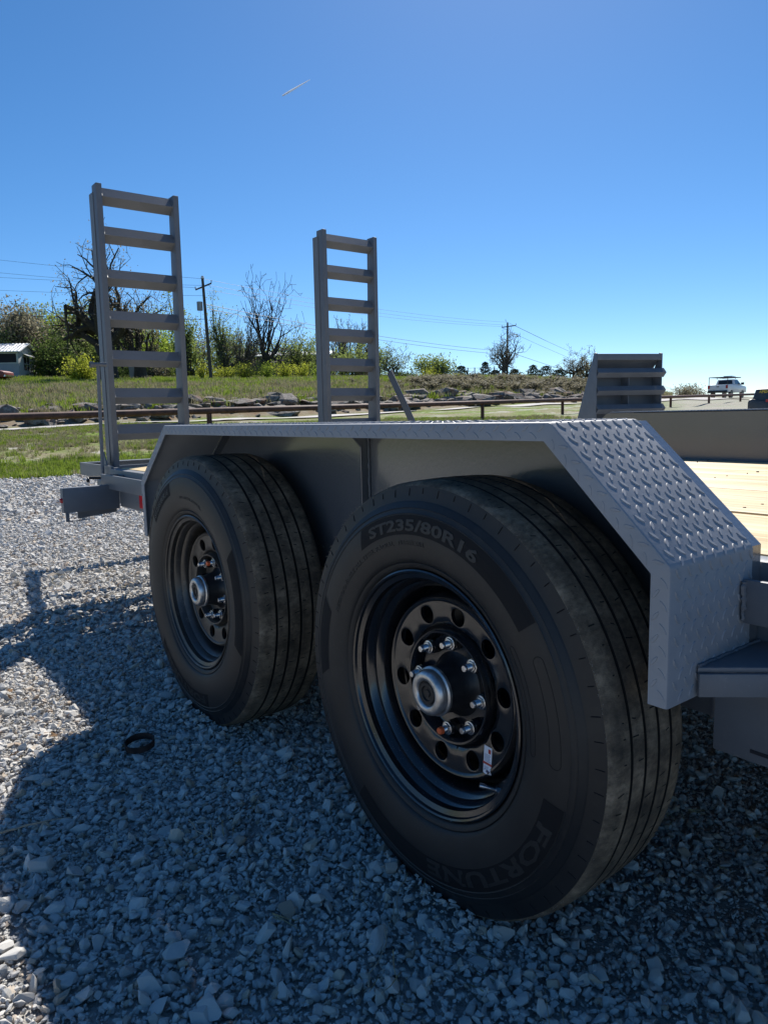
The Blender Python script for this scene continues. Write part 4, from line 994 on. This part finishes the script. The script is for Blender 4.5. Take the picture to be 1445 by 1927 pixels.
def shrub(px, yb, dist, ytop, wpx, label, leaf, n=1400, ls=.14, seed=0, name='shrub', group=None, cone=False, cat='shrub'):
    base = at(px, yb, dist); x0, y0 = base[0], base[1]; z0 = min(base[2], gz(x0, y0))-.05; H = at(px, ytop, dist)[2]-z0; Wd = wpx/FPX*((base-CAM)@FV); g = np.random.default_rng(seed+int(px)*3)
    e = empty(name, (x0, y0, z0), label=label, cat=cat, group=group); mb = MB(); r = random.Random(seed+int(px)); tips = []
    if cone:
        mb.tube([(0, 0, 0), (0, 0, H)], [H*.03, .01], 5, False)
        t = g.random(n)**1.3; rad = (1-t)**.55*Wd*.5*g.uniform(.35, 1.08, n)*(1+.25*np.sin(t*22+g.random())); a = g.uniform(0, 6.28, n); Pt = np.stack([rad*np.cos(a), rad*np.sin(a), t*H*.97+.1+rad*.12], -1)
    else:
        nb = 16; Pt = []
        for k in range(nb):
            a = r.uniform(0, 6.28); q = r.uniform(.1, .5)*Wd; h = H*r.uniform(.45, 1.0)*(1-.25*(q/Wd*2)**2); p = [np.array((0, 0, 0.)), np.array((q*.35*math.cos(a)+r.gauss(0, .05), q*.35*math.sin(a), h*.5)), np.array((q*math.cos(a), q*math.sin(a), h))]
            mb.tube(p, [.035, .025, .012], 4, False); m = n//nb; t = g.uniform(.25, 1.02, m)[:, None]; c = np.where(t < .5, p[0]+(p[1]-p[0])*t*2, p[1]+(p[2]-p[1])*(t*2-1)); Pt.append(c+g.normal(0, 1, (m, 3))*Wd*.075)
        Pt = np.concatenate(Pt); Pt[:, 2] = np.clip(Pt[:, 2], .05, None)
    mb.build('stems', M_BARK, e, recalc=False); leaves('crown', Pt, ls, leaf, e, g); return e

tree(205, 702, 66, 420, 205, 'tall crooked oak with budding twigs, seen through the near ramp', L_BUD, 2600, .17, seed=4, levels=5, trunk=.36, crook=.3, up=.03, limbs=8, rfac=1.35, prob=.8, spreadz=.8, keep=.8)
tree(264, 702, 69, 498, 108, 'shorter crooked oak right behind the near ramp', L_BUD, 1500, .17, seed=9, levels=5, trunk=.34, crook=.3, limbs=6, rfac=1.3, prob=.8, spreadz=.8)
tree(38, 714, 84, 562, 120, 'big dark twiggy tree rising behind the white roofed shed', L_BROWN, 8000, .3, seed=3, fill=.07, crook=.3)
tree(2, 714, 82, 596, 90, 'rust tinged tree at the left edge behind the shed', L_OLIVE, 5000, .28, seed=5, fill=.08)
tree(92, 717, 86, 592, 80, 'bright spring green tree just right of the shed', L_BRIGHT, 8000, .26, seed=6, fill=.07, trunk=.1)
tree(62, 700, 92, 570, 90, 'olive green tree top showing above the bright green tree', L_OLIVE, 5000, .28, seed=16, fill=.09)
tree(118, 716, 80, 612, 80, 'dark green bushy tree between the shed and the near ramp', L_DARK, 7500, .28, seed=7, fill=.09, trunk=.06)
tree(152, 712, 88, 558, 90, 'grey olive tree left of the near ramp', L_OLIVE, 5500, .26, seed=8, fill=.08)
shrub(150, 717, 68, 668, 78, 'yellow green bush below the oak left of the near ramp', L_YELLOW, 3600, .2)
for k, (lab, px, yt, wd, lf) in enumerate((('pale green tree top at the far left of the wood', -30, 580, 120, L_OLIVE), ('grey green tree behind the tall crooked oak', 130, 580, 130, L_OLIVE), ('dull green tree behind the left rail of the near ramp', 195, 575, 130, L_OLIVE), ('olive tree behind the shorter crooked oak', 262, 590, 130, L_OLIVE),
        ('fresh green tree behind the right rail, further back', 322, 578, 90, L_BRIGHT), ('low olive tree behind the leaning board', 240, 630, 150, L_OLIVE), ('low fresh green tree behind the shed and the bright green tree', 70, 630, 150, L_BRIGHT), ('brown twiggy tree behind the small sapling', 385, 610, 110, L_BROWN),
        ('pale green tree left of the long building', 440, 625, 110, L_OLIVE), ('pale green tree behind the dead oak', 525, 640, 120, L_OLIVE), ('light green tree touching the middle ramp from the left', 590, 630, 90, L_OLIVE), ('light green tree right behind the middle ramp', 700, 650, 70, L_OLIVE))):
    tree(px, 712, 98+k % 4*3, yt, wd, lab, lf, 6500 if px < 350 else 3600, .3, seed=200+k, levels=4, fill=.085 if px < 350 else .06, trunk=.08, group='trees of the wood behind the bank')
tree(232, 712, 88, 585, 120, 'olive thicket tree behind the trunks of the two oaks', L_OLIVE, 9000, .26, seed=12, fill=.09, trunk=.08)
tree(300, 712, 82, 592, 90, 'fresh green tree behind the right rail of the near ramp', L_BRIGHT, 5500, .24, seed=13, fill=.09, trunk=.1)
tree(348, 715, 78, 528, 60, 'slim blue green tree just right of the near ramp', L_OLIVE, 5000, .24, seed=14, fill=.09, trunk=.12)
shrub(381, 719, 66, 672, 30, 'small yellow sapling at the foot of the left utility pole', L_YELLOW, 900, .13)
tree(425, 708, 90, 545, 96, 'thin pale leaved tree right of the left utility pole', L_OLIVE, 3800, .2, seed=15, levels=4, fill=.04, bark=M_BARKG, trunk=.12)
tree(503, 700, 76, 499, 165, 'wide bare dead oak between the two standing ramps', None, seed=31, levels=5, trunk=.2, crook=.17, up=.07, limbs=8, rfac=.62, spreadz=1.2, prob=.8)
tree(463, 706, 86, 585, 74, 'bare twiggy tree left of the dead oak', L_BUD, 1500, .15, seed=18, levels=5, bark=M_BARKG)
tree(570, 708, 84, 612, 90, 'light green tree left of the middle ramp', L_OLIVE, 4500, .22, seed=19, fill=.07)
tree(645, 708, 88, 592, 62, 'bare grey tree top seen through the middle ramp', L_BUD, 1200, .15, seed=20, levels=5, bark=M_BARKG, up=.25)
tree(684, 708, 86, 598, 60, 'slender bare tree behind the right rail of the middle ramp', L_BUD, 1200, .15, seed=22, levels=5, bark=M_BARKG, up=.25)
tree(662, 713, 80, 650, 90, 'bushy green tree at the foot of the middle ramp', L_OLIVE, 4500, .22, seed=23, fill=.09, trunk=.05)
tree(736, 714, 78, 642, 74, 'small half bare tree right of the middle ramp brace', L_OLIVE, 1500, .15, seed=24, fill=.02, bark=M_BARKG)
tree(823, 715, 98, 666, 76, 'round pale green tree alone against the sky', L_OLIVE, 5000, .26, seed=25, fill=.09, trunk=.1)
shrub(806, 717, 86, 692, 58, 'yellow shrub in front of the round pale green tree', L_YELLOW, 1800, .14)
tree(948, 716, 92, 604, 88, 'bare oak beside the right utility pole', L_BUD, 900, .15, seed=26, levels=5, trunk=.3, crook=.26, up=.06, limbs=8, bark=M_BARKG, rfac=.8, prob=.85, spreadz=.75)
tree(1079, 722, 93, 645, 76, 'left one of the two small oaks near the folded ramp', L_BUD, 1400, .15, seed=27, levels=5, trunk=.4, crook=.3, up=.05, limbs=6, rfac=.9, prob=.82, spreadz=.75)
tree(1104, 724, 95, 649, 48, 'right one of the two small oaks near the folded ramp', L_BUD, 900, .15, seed=28, levels=5, trunk=.4, crook=.3, up=.05, limbs=5, rfac=.9, prob=.82, spreadz=.75)
tree(1293, 752, 132, 722, 66, 'distant pale tree on the crest right of the folded ramp', L_BUD, 2600, .25, seed=29, fill=.05)
row = (('leftmost of the yellow green shrubs between the ramps', 428, 682, 44), ('pale yellow shrub left of the dead oak trunk', 462, 680, 46), ('shrub directly under the dead oak trunk', 500, 674, 48),
       ('yellowest shrub between the ramps', 536, 676, 44), ('shrub under the right limb of the dead oak', 570, 681, 46), ('shrub touching the left rail of the middle ramp', 602, 684, 40), ('shrub just right of the left utility pole', 406, 688, 34))
for k, (lab, px, yt, wd) in enumerate(row): shrub(px, 717, 70+k % 3, yt, wd+8, lab, L_YELLOW if k % 3 != 2 else L_BRIGHT, 1900, .13, seed=k, group='yellow green shrubs on the bank between the ramps')
for k, (lab, px, yt, wd) in enumerate((('low yellow shrub right of the round tree', 858, 701, 40), ('low yellow shrub left of the bare oak', 900, 704, 36), ('low yellow green shrub right of the bare oak', 985, 706, 36), ('last low green shrub before the small oaks', 1040, 708, 30))):
    shrub(px, 718, 88, yt, wd, lab, L_YELLOW if k < 2 else L_BRIGHT, 1200, .14, seed=k+50, group='low shrubs on the crest')
for k, (lab, px, yt, wd) in enumerate((('cedar nearest the round pale tree', 868, 692, 24), ('sharp topped cedar left of the bare oak', 913, 684, 20), ('cedar between the sharp one and the bare oak', 932, 700, 22), ('cedar beside the right utility pole', 968, 698, 26),
        ('tall cedar midway between pole and small oaks', 1003, 690, 22), ('broad cedar next to the tall one', 1027, 692, 30), ('cedar left of the two small oaks', 1052, 699, 26), ('cedar between the two small oaks', 1092, 700, 22), ('cedar touching the folded ramp', 1122, 703, 24))):
    shrub(px, 719, 97+k % 3, yt-3, wd*1.7, lab, L_CEDAR, 1500, .2, seed=k+80, name='cedar', group='dark cedars on the crest', cone=True, cat='cedar')
for k, (lab, px, yt, wd) in enumerate((('brown thicket at the far left behind the car', 14, 690, 60), ('brown thicket right of the shed', 108, 686, 60), ('dark thicket behind the leaning grey board', 215, 682, 70), ('brown thicket right of the leaning grey board', 292, 684, 70),
        ('brown thicket behind the small sapling', 350, 686, 60), ('thin thicket behind the middle ramp', 690, 690, 70), ('thin thicket right of the middle ramp', 760, 700, 50))):
    shrub(px, 715, 79, yt, wd, lab, L_BROWN if k % 2 else L_DARK, 2600, .17, seed=k+110, name='thicket', group='leafless thickets under the trees', cat='thicket')

# poles and wires
def pole(px0, yb, px1, yt, dist, label, arm, army, tr=False):
    b, t = at(px0, yb, dist), at(px1, yt, dist); e = empty('utility_pole', b, label=label, cat='utility pole', group='utility poles'); L = t-b
    mb = MB(); mb.tube([(0, 0, -.5), L], [.16, .11], 10); mb.build('pole', M_POLE, e, smooth=True)
    c = L*(yb-army)/(yb-yt); h = np.array((RV[0], RV[1], 0)); h = h/np.linalg.norm(h); dep = (b-CAM)@FV
    q0 = c+h*arm[0]/FPX*dep+np.array((0, 0, arm[2]))+np.array((.16, 0, 0)); q1 = c+h*arm[1]/FPX*dep+np.array((0, 0, arm[3]))+np.array((.16, 0, 0)); mb = MB(); mb.tube([q0, q1], .065, 4); mb.build('crossarm', M_POLE, e)
    for q in (q0, q1): mb = MB(); mb.tube([q+(0, 0, .05), q+(0, 0, .25)], .05, 8); mb.build('insulator', M_CAP, e)
    if tr:
        mb = MB(); s = L*.74-h*.42; mb.tube([s-(0, 0, .35), s+(0, 0, .35)], .24, 14); mb.build('transformer', M_SHED, e)
        mb = MB(); mb.tube([L+(0, 0, .0), L+(0, 0, .22)], [.16, .10], 10); mb.build('pole_cap', M_WHITE, e)
pole(398, 719, 381, 524, 64, 'leaning utility pole with transformer right of the near ramp', (-16, 14, -.25, .25), 539, True)
pole(954, 716, 955, 607, 100, 'utility pole in front of the bare oak', (-12, 14, -.1, .1), 614)
def wire(p0, p1, sag, label, rad=.014):
    a, b = at(*p0), at(*p1); pts = [a+(b-a)*t-np.array((0, 0, 4*sag*t*(1-t))) for t in np.linspace(0, 1, 14)]; pts = [p-a for p in pts]
    mb = MB(); mb.tube(pts, rad, 4); o = mb.build('power_line', M_WIRE); o.location = a; tag(o, label, 'power line', 'power lines across the sky')
LW = (('top wire running left from the leaning pole', -60, 482, 381, 524), ('second wire left of the leaning pole', -60, 507, 368, 541), ('third wire left of the leaning pole, just under the second', -60, 518, 396, 537), ('fourth thin wire left of the leaning pole', -60, 543, 386, 556))
for lab, a, b, c, d in LW: wire((a, b, 80), (c, d, 64), .1, lab, .011)
wire((-60, 586, 70), (389, 600, 64), .25, 'thick low cable left of the leaning pole in front of the trees', .022)
RW = (('top wire between the two utility poles', 381, 524, 955, 606), ('second wire between the two utility poles', 396, 537, 968, 612), ('third wire between the two utility poles', 368, 541, 943, 614))
for lab, a, b, c, d in RW: wire((a, b, 64), (c, d, 100), .55, lab, .011)
wire((386, 572, 64), (955, 661, 100), .5, 'upper one of the two low dark cables between the poles', .02); wire((386, 580, 64), (955, 667, 100), .5, 'lower one of the two low dark cables between the poles', .02)
wire((955, 606, 100), (1440, 752, 210), 3.2, 'top wire dropping right from the second pole', .018); wire((968, 612, 100), (1452, 757, 210), 3.2, 'second wire dropping right from the second pole', .018)
wire((943, 616, 100), (1428, 762, 210), 2.8, 'third wire dropping right from the second pole', .018); wire((955, 661, 100), (1440, 775, 210), 1.8, 'lowest cable dropping right from the second pole', .026)

# shed
sd = 76; c = at(38, 713, sd); sh = empty('shed', (c[0], c[1], c[2]-.2), label='grey shed with white ribbed metal roof at the left edge', cat='shed')
view = np.array((c[0]-CAM[0], c[1]-CAM[1])); view /= np.linalg.norm(view); sh.rotation_euler = (0, 0, math.atan2(view[1], view[0])+math.pi/2-math.radians(21)+math.pi)
# local: +x right along the long wall (house lies at -x), +y away
if True:
    hgt, Wd, Ln, ov = 2.75, 4.2, 9, .35
    rx = sh.rotation_euler[2]; ex = np.array((math.cos(rx), math.sin(rx)))
    if ex@np.array((RV[0], RV[1])) < 0: sh.rotation_euler[2] += math.pi
    mb = MB(); mb.box((-Ln, 0, 0), (-.0, .1, 1.62)); mb.build('front_wall', M_SHED, sh)
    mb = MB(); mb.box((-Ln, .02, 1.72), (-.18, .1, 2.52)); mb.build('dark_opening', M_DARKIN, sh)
    mb = MB(); mb.box((-Ln, -.02, 1.621), (0, .1, 1.719)); mb.box((-.179, -.02, 1.72), (0, .1, hgt-.05)); mb.box((-Ln, -.02, 2.521), (-.18, .1, hgt-.05)); mb.build('trim_board', M_SHEDL, sh)
    mb = MB(); mb.prism([(.101, 0), (Wd, 0), (Wd, hgt-.05), (Wd/2, hgt+.72), (.101, hgt)], 0, -.1, 0); mb.build('gable_wall', M_SHEDL, sh)
    mb = MB(); mb.box((-Ln, Wd-.1, 0), (-.1, Wd, hgt-.06)); mb.build('back_wall', M_SHED, sh)
    for s in (0, 1):
        mb = MB(); n = 30
        for i in range(n):
            x0 = -Ln+(Ln+ov)*i/n; x1 = -Ln+(Ln+ov)*(i+.35)/n; x2 = -Ln+(Ln+ov)*(i+1)/n
            y0, y1 = (-ov, Wd/2) if s == 0 else (Wd+ov, Wd/2); z0, z1 = hgt-.05, hgt+.88
            for xa, xb, dz in ((x0, x1, .045), (x1, x2, 0)):
                mb.add([(xa, y0, z0+dz), (xb, y0, z0+dz), (xb, y1, z1+dz), (xa, y1, z1+dz), (xa, y0, z0-.04), (xb, y0, z0-.04), (xb, y1, z1-.04), (xa, y1, z1-.04)], [(0, 1, 2, 3), (7, 6, 5, 4), (0, 4, 5, 1), (1, 5, 6, 2), (2, 6, 7, 3), (3, 7, 4, 0)])
        mb.build('roof', M_ROOF, sh)
    mb = MB(); mb.prism([(1.2, 2.3), (2.4, 2.3), (2.4, 1.1), (1.2, 1.1)], 0, .001, .03); mb.build('window', M_DARKIN, sh)
    mb = MB(); mb.box((.031, 1.75, 1.1), (.06, 1.84, 2.3)); mb.box((.031, 1.2, 1.62), (.06, 1.749, 1.7)); mb.box((.031, 1.841, 1.62), (.06, 2.4, 1.7)); mb.build('window_frame', M_SHEDL, sh)
    mb = MB(); mb.add([(.001, 1.1, 2.62), (.55, 1.1, 2.38), (.55, 2.6, 2.38), (.001, 2.6, 2.62), (.001, 1.1, 2.58), (.55, 1.1, 2.34), (.55, 2.6, 2.34), (.001, 2.6, 2.58)], [(0, 1, 2, 3), (7, 6, 5, 4), (0, 4, 5, 1), (1, 5, 6, 2), (2, 6, 7, 3), (3, 7, 4, 0)]); mb.build('awning', M_ROOF, sh)
# old red car by the shed: only its tail end reaches the picture
c = at(2, 722, 66); car = empty('parked_car', (c[0], c[1], gz(c[0], c[1])), rz=math.atan2(RV[1], RV[0]), label='old dull red car parked in front of the shed, cut by the left edge', cat='car')
mb = MB(); mb.prism([(-3.4, .35), (.55, .35), (.72, .5), (.7, .78), (.35, .9), (-.5, .93), (-.9, 1.25), (-2.0, 1.28), (-2.5, .92), (-3.4, .85)], 1, -.8, .8); mb.build('body', simple('dull_red_car_paint', (.2, .04, .035), .5), car, bevel=.06)
mb = MB(); mb.prism([(-.62, .95), (-.96, 1.2), (-1.9, 1.22), (-2.3, .95)], 1, -.815, .815); mb.build('side_window', M_GLASS, car)
for xw in (-.15, -2.75):
    for yw in (-.82, .62): mb = MB(); mb.tube([(xw, yw, .31), (xw, yw+.2, .31)], .31, 16); mb.build('wheel', M_TRIM, car)
mb = MB(); mb.box((.6, -.75, .42), (.78, .75, .55)); mb.build('bumper', M_CHROME, car)
# leaning board, long low building
c = at(256, 718, 70); b = MB(); b.add([(-.5, 0, 0), (.5, 0, 0), (.38, .25, 1.35), (-.62, .25, 1.35), (-.5, .05, 0), (.5, .05, 0), (.38, .3, 1.35), (-.62, .3, 1.35)], [(0, 1, 2, 3), (7, 6, 5, 4), (0, 4, 5, 1), (1, 5, 6, 2), (2, 6, 7, 3), (3, 7, 4, 0)])
o = b.build('board', M_SHED); o.location = (c[0], c[1], gz(c[0], c[1])-.03); o.rotation_euler = (0, 0, math.atan2(RV[1], RV[0])+.1); tag(o, 'grey board leaning upright in the grass behind the near ramp', 'board')
c = at(440, 716, 96); lb = empty('long_building', (c[0], c[1], gz(c[0], c[1])-.3), rz=math.atan2(RV[1], RV[0])-.06, label='long low building with pale roof behind the shrubs', cat='building')
mb = MB(); mb.box((0, 0, 0), (12.5, 5, 2.75)); mb.build('wall', simple('brown_siding', (.16, .13, .11), .9), lb)
mb = MB(); mb.prism([(-.4, 2.76), (5.4, 2.76), (5.4, 2.9), (2.5, 3.5), (-.4, 2.9)], 0, -.4, 12.9); mb.build('roof', M_ROOF, lb)
for k in range(5): mb = MB(); mb.box((1.2+k*2.4, -.03, 1.1), (2.1+k*2.4, -.001, 2.0)); mb.build('window', M_GLASS, lb)
# wire fence along the field
wf = empty('field_fence', at(620, 717, 74), label='thin wire field fence with dark posts right of the middle ramp', cat='fence'); ends = []
for px in (420, 470, 520, 570, 620, 668, 715, 748, 775, 800, 835, 880, 893, 930):
    p = at(px, 712, 74); zz = gz(p[0], p[1]); mb = MB(); mb.tube([(p[0], p[1], zz-.2), (p[0]+random.uniform(-.04, .04), p[1], zz+1.05)], .05, 6); put(mb.build('fence_post', M_POLE), wf); ends.append((p[0], p[1], zz))
for h in (.35, .7, 1.0): mb = MB(); mb.tube([(a, b_, c_+h) for a, b_, c_ in ends], .012, 4); put(mb.build('fence_wire', M_WIRE), wf)

# white pickup with a rack on the crest
c = at(1368, 749.5, 76); tk = empty('pickup_truck', (c[0], c[1], at(1368, 749.5, 76)[2]), label='white pickup truck with ladder rack parked on the crest at right', cat='pickup truck')
tk.scale = (.9, .9, .9); hd = math.atan2(RV[1], RV[0])+math.radians(47); tk.rotation_euler = (0, 0, hd)      # +x is forward
def tp(nm, mat, bev=0, sm=False):
    o = mb.build(nm, mat, tk, bevel=bev, smooth=sm); return o
mb = MB(); mb.prism([(-2.9, .62), (-2.05, .62), (-1.95, .8), (-1.3, .8), (-1.2, .62), (1.3, .6), (1.4, .8), (2.1, .8), (2.25, .6), (2.85, .62), (2.88, 1.05), (2.7, 1.22), (1.5, 1.32), (.95, 1.36), (-.75, 1.36), (-2.9, 1.34)], 1, -.98, .98); tp('body', M_WHITE, .03)
mb = MB(); V = [(-.8, -.95, 1.361), (1.35, -.95, 1.361), (.55, -.78, 1.92), (-.6, -.78, 1.92), (-.8, .95, 1.361), (1.35, .95, 1.361), (.55, .78, 1.92), (-.6, .78, 1.92)]; mb.add(V, [(0, 1, 2, 3), (7, 6, 5, 4), (0, 4, 5, 1), (1, 5, 6, 2), (2, 6, 7, 3), (3, 7, 4, 0)]); tp('cab', M_WHITE, .03)
mb = MB(); mb.add([(-.785, -.72, 1.45), (-.785, .72, 1.45), (-.665, .64, 1.84), (-.665, -.64, 1.84), (-.70, -.72, 1.45), (-.70, .72, 1.45), (-.6, .64, 1.84), (-.6, -.64, 1.84)], [(3, 2, 1, 0), (0, 1, 5, 4), (1, 2, 6, 5), (2, 3, 7, 6), (3, 0, 4, 7), (4, 5, 6, 7)]); tp('rear_window', M_GLASS)
for s in (-1, 1):
    for xa, xb, xc, xd in ((-.6, .3, .28, -.48), (.36, 1.12, .5, .34)):
        mb = MB(); mb.add([(xa, s*.955, 1.42), (xb, s*.955, 1.42), (xc, s*.81, 1.84), (xd, s*.81, 1.84), (xa, s*.9, 1.42), (xb, s*.9, 1.42), (xc, s*.76, 1.84), (xd, s*.76, 1.84)], [(0, 1, 2, 3), (7, 6, 5, 4), (0, 4, 5, 1), (1, 5, 6, 2), (2, 6, 7, 3), (3, 7, 4, 0)]); tp('side_window', M_GLASS)
    mb = MB(); mb.box((-2.93, s*.98-.2*(s > 0), .98), (-2.902, s*.98+.2*(s < 0), 1.3)); tp('tail_light', M_LAMPR)
    mb = MB(); mb.box((.95, s*1.0 if s > 0 else -1.28, 1.38), (1.12, 1.28 if s > 0 else -1.0, 1.62)); tp('mirror', M_TRIM, .02)
    for xw in (-1.65, 1.75): mb = MB(); mb.tube([(xw, s*.75, .4), (xw, s*.985, .4)], .4, 22); tp('wheel', M_TRIM, 0, True)
mb = MB(); mb.box((-3.02, -.95, .55), (-2.905, .95, .78)); tp('rear_bumper', M_TRIM, .02)
mb = MB(); mb.box((-2.925, -.12, 1.12), (-2.902, .12, 1.2)); tp('tailgate_handle', M_TRIM)
mb = MB()
for s in (-1, 1):
    mb.tube([(-2.8, s*.9, 1.34), (-2.8, s*.9, 2.08)], .035, 6); mb.tube([(-.5, s*.9, 1.95), (-.5, s*.9, 2.1)], .03, 6); mb.tube([(-2.85, s*.9, 2.1), (1.2, s*.9, 2.14)], .035, 6)
for xq in (-2.8, -1.6, -.5, .4, 1.1): mb.tube([(xq, -.9, 2.11), (xq, .9, 2.11)], .03, 6)
tp('ladder_rack', M_TRIM)
mb = MB(); mb.tube([(-.6, -.3, 2.2), (1.3, -.3, 2.24)], .05, 6); mb.tube([(-.6, .1, 2.2), (1.3, .1, 2.24)], .05, 6); mb.box((-.4, -.5, 2.16), (.2, .3, 2.3)); tp('rack_load', M_CAP)

# folded wide ramp of the next trailer, beyond the far fender
c = at(1121, 783, 8.6); fr = empty('folded_ramp', (c[0], c[1], 0), label='grey wide ramp with three V shaped ribs standing folded beyond the far fender', cat='ramp')
hv = np.array((c[0]-CAM[0], c[1]-CAM[1])); fr.rotation_euler = (0, 0, math.atan2(RV[1], RV[0])+math.radians(16))
W2 = .86; Zt = at(1133, 664, 8.6)[2]; z_b = .42
def fp(nm, mat, bev=0): return mb.build(nm, mat, fr, bevel=bev)
for nm, x0 in (('side_plate', .0), ('side_plate', W2-.012)):
    mb = MB(); mb.add([(x0+dx, y, z) for dx in (0, .012) for y, z in ((0, Zt), (.05, Zt+.012), (.56, z_b), (0, z_b))], [(0, 1, 2, 3), (7, 6, 5, 4), (0, 4, 5, 1), (1, 5, 6, 2), (2, 6, 7, 3), (3, 7, 4, 0)]); fp(nm, M_PAINT, .002)
mb = MB(); mb.box((.0125, .0, Zt-.075), (W2-.0125, .035, Zt-.004)); fp('top_bar', M_PAINT, .002)
mb = MB(); mb.box((.0125, .17, z_b), (W2-.0125, .18, Zt-.18)); mb.add([(.0125, .17, Zt-.18), (W2-.0125, .17, Zt-.18), (W2-.0125, .05, Zt-.06), (.0125, .05, Zt-.06), (.0125, .18, Zt-.18), (W2-.0125, .18, Zt-.18), (W2-.0125, .06, Zt-.06), (.0125, .06, Zt-.06)], [(0, 1, 2, 3), (7, 6, 5, 4)]); fp('back_sheet', M_PAINT)
mb = MB(); mb.box((W2*.5, .02, z_b), (W2*.5+.01, .169, Zt-.19)); fp('divider', M_PAINT)
zr = [at(1140, yy, 8.6)[2] for yy in (701, 735, 770)]+[at(1140, 805, 8.6)[2], at(1140, 840, 8.6)[2]]
for z in zr:
    mb = MB(); h = .052; pr_ = [(-.052, z), (0, z+h), (.006, z+h-.002), (-.044, z), (.006, z-h+.002), (0, z-h)]
    mb.add([(x, p[0], p[1]) for x in (.0, W2+.018) for p in pr_], [(0, 1, 2, 3), (3, 4, 5, 0), (9, 8, 7, 6), (6, 11, 10, 9)]+[(i, (i+1) % 6, (i+1) % 6+6, i+6) for i in range(6)]); o = fp('rib', M_PAINT); o.location = (0, -.002, 0)
mb = MB(); mb.box((-.02, .0, .36), (W2+1.2, .08, .4195)); mb.box((.0, .02, 0), (.1, .10, .3595)); mb.box((W2+.8, .02, 0), (W2+.9, .10, .3595)); fp('base_beam', M_PAINT)

# dark machine at the right edge
c = at(1433, 768, 7.4); mc = empty('machine', (c[0], c[1], 0), rz=math.atan2(-(c[0]-CAM[0]), c[1]-CAM[1])-.03, label='charcoal machine hood with yellow APEX lettering cut by the right edge', cat='machine')
zT = at(1433, 731.5, 7.4)[2]; px2 = 7.4/FPX
mb = MB(); mb.prism([(-.05, zT), (1.1, zT+.01), (1.15, .55), (-.10, .55), (-.105, zT-.10), (-.075, zT-.085)], 1, 0, .9); mb.build('hood', M_MACH, mc, bevel=.012)
mb = MB(); mb.prism([(-.103, zT-.095), (-.075, zT-.088), (.2, zT-.14), (.5, zT-.15), (.5, .3), (-.11, .3), (-.112, zT-.12)], 1, -.03, -.001); mb.build('side_guard', M_MACH, mc, bevel=.006)
mb = MB(); mb.box((.03, -.034, zT-.118), (.16, -.0305, zT-.094)); mb.build('red_marking', M_LAMPR, mc)
V, Fc = text_mesh('APEX', .032, .0006, .0012); V = np.stack([V[:, 0]-.025, -.0012-V[:, 2], V[:, 1]+zT-.036], -1); mb = MB(); mb.add(V, Fc); mb.build('lettering', M_YEL, mc, recalc=False)
mb = MB(); mb.box((0, .1, 0), (.9, .8, .549)); mb.build('chassis', M_TRIM, mc)

# rusty band and twigs on the gravel
mb = MB(); pr2 = [(.035, -.008), (.038, -.008), (.0385, .009), (.0355, .009)]; mb.lathe(pr2, 48, closed=True)
o = mb.build('rusty_band', M_RUSTD, smooth=True, angle=40); o.rotation_euler = (math.radians(90+5), math.radians(4), 0); o.location = (-.912, -.218, .020); tag(o, 'rusty metal ring lying on the gravel left of the front wheel', 'metal ring')
tw = (('pale forked twig on the shaded gravel at the left edge', (0, 1568), (95, 1548)), ('thin twig on the shaded gravel below the rusty ring', (350, 1545), (420, 1600)), ('thin stalk standing against the front tyre at its foot', (760, 1640), (742, 1745)), ('long thin stem on the gravel at the bottom centre', (690, 1860), (745, 1700)))
for k, (lab, a, b) in enumerate(tw):
    rr_ = random.Random(k); P = []
    for t in np.linspace(0, 1, 7):
        px, py = a[0]+(b[0]-a[0])*t, a[1]+(b[1]-a[1])*t; d = FV+((px-IW/2)*RV-(py-IH/2)*UV)/FPX; s = (CAM[2]-.022)/-d[2]; q = CAM+d*s; P.append(q+np.array((rr_.gauss(0, .003), rr_.gauss(0, .003), rr_.uniform(0, .004))))
    o0 = P[0].copy(); mb = MB(); mb.tube([p-o0 for p in P], [.0022*(1-.6*i/6)*(1.3 if k == 0 else .7) for i in range(7)], 6)
    if k == 0: mb.tube([P[3]-o0, P[3]-o0+np.array((.02, .05, .004)), P[3]-o0+np.array((.03, .09, .0))], [.0018, .0012, .0006], 5)
    o = mb.build('twig', simple('dry_stem_%d' % k, (.3, .27, .21), .8), smooth=True); o.location = o0; tag(o, lab, 'twig', 'twigs and stems on the gravel')
# contrail
a, b = at(532, 179, 7000), at(583, 149, 7600); pts = [a+(b-a)*t for t in np.linspace(0, 1, 8)]; mb = MB(); mb.tube([p-a for p in pts], [6, 9, 9, 8, 7, 5.5, 4, 2], 8)
o = mb.build('contrail', M_CONTRAIL, smooth=True); o.location = a; tag(o, 'short white contrail high in the blue sky', 'contrail')
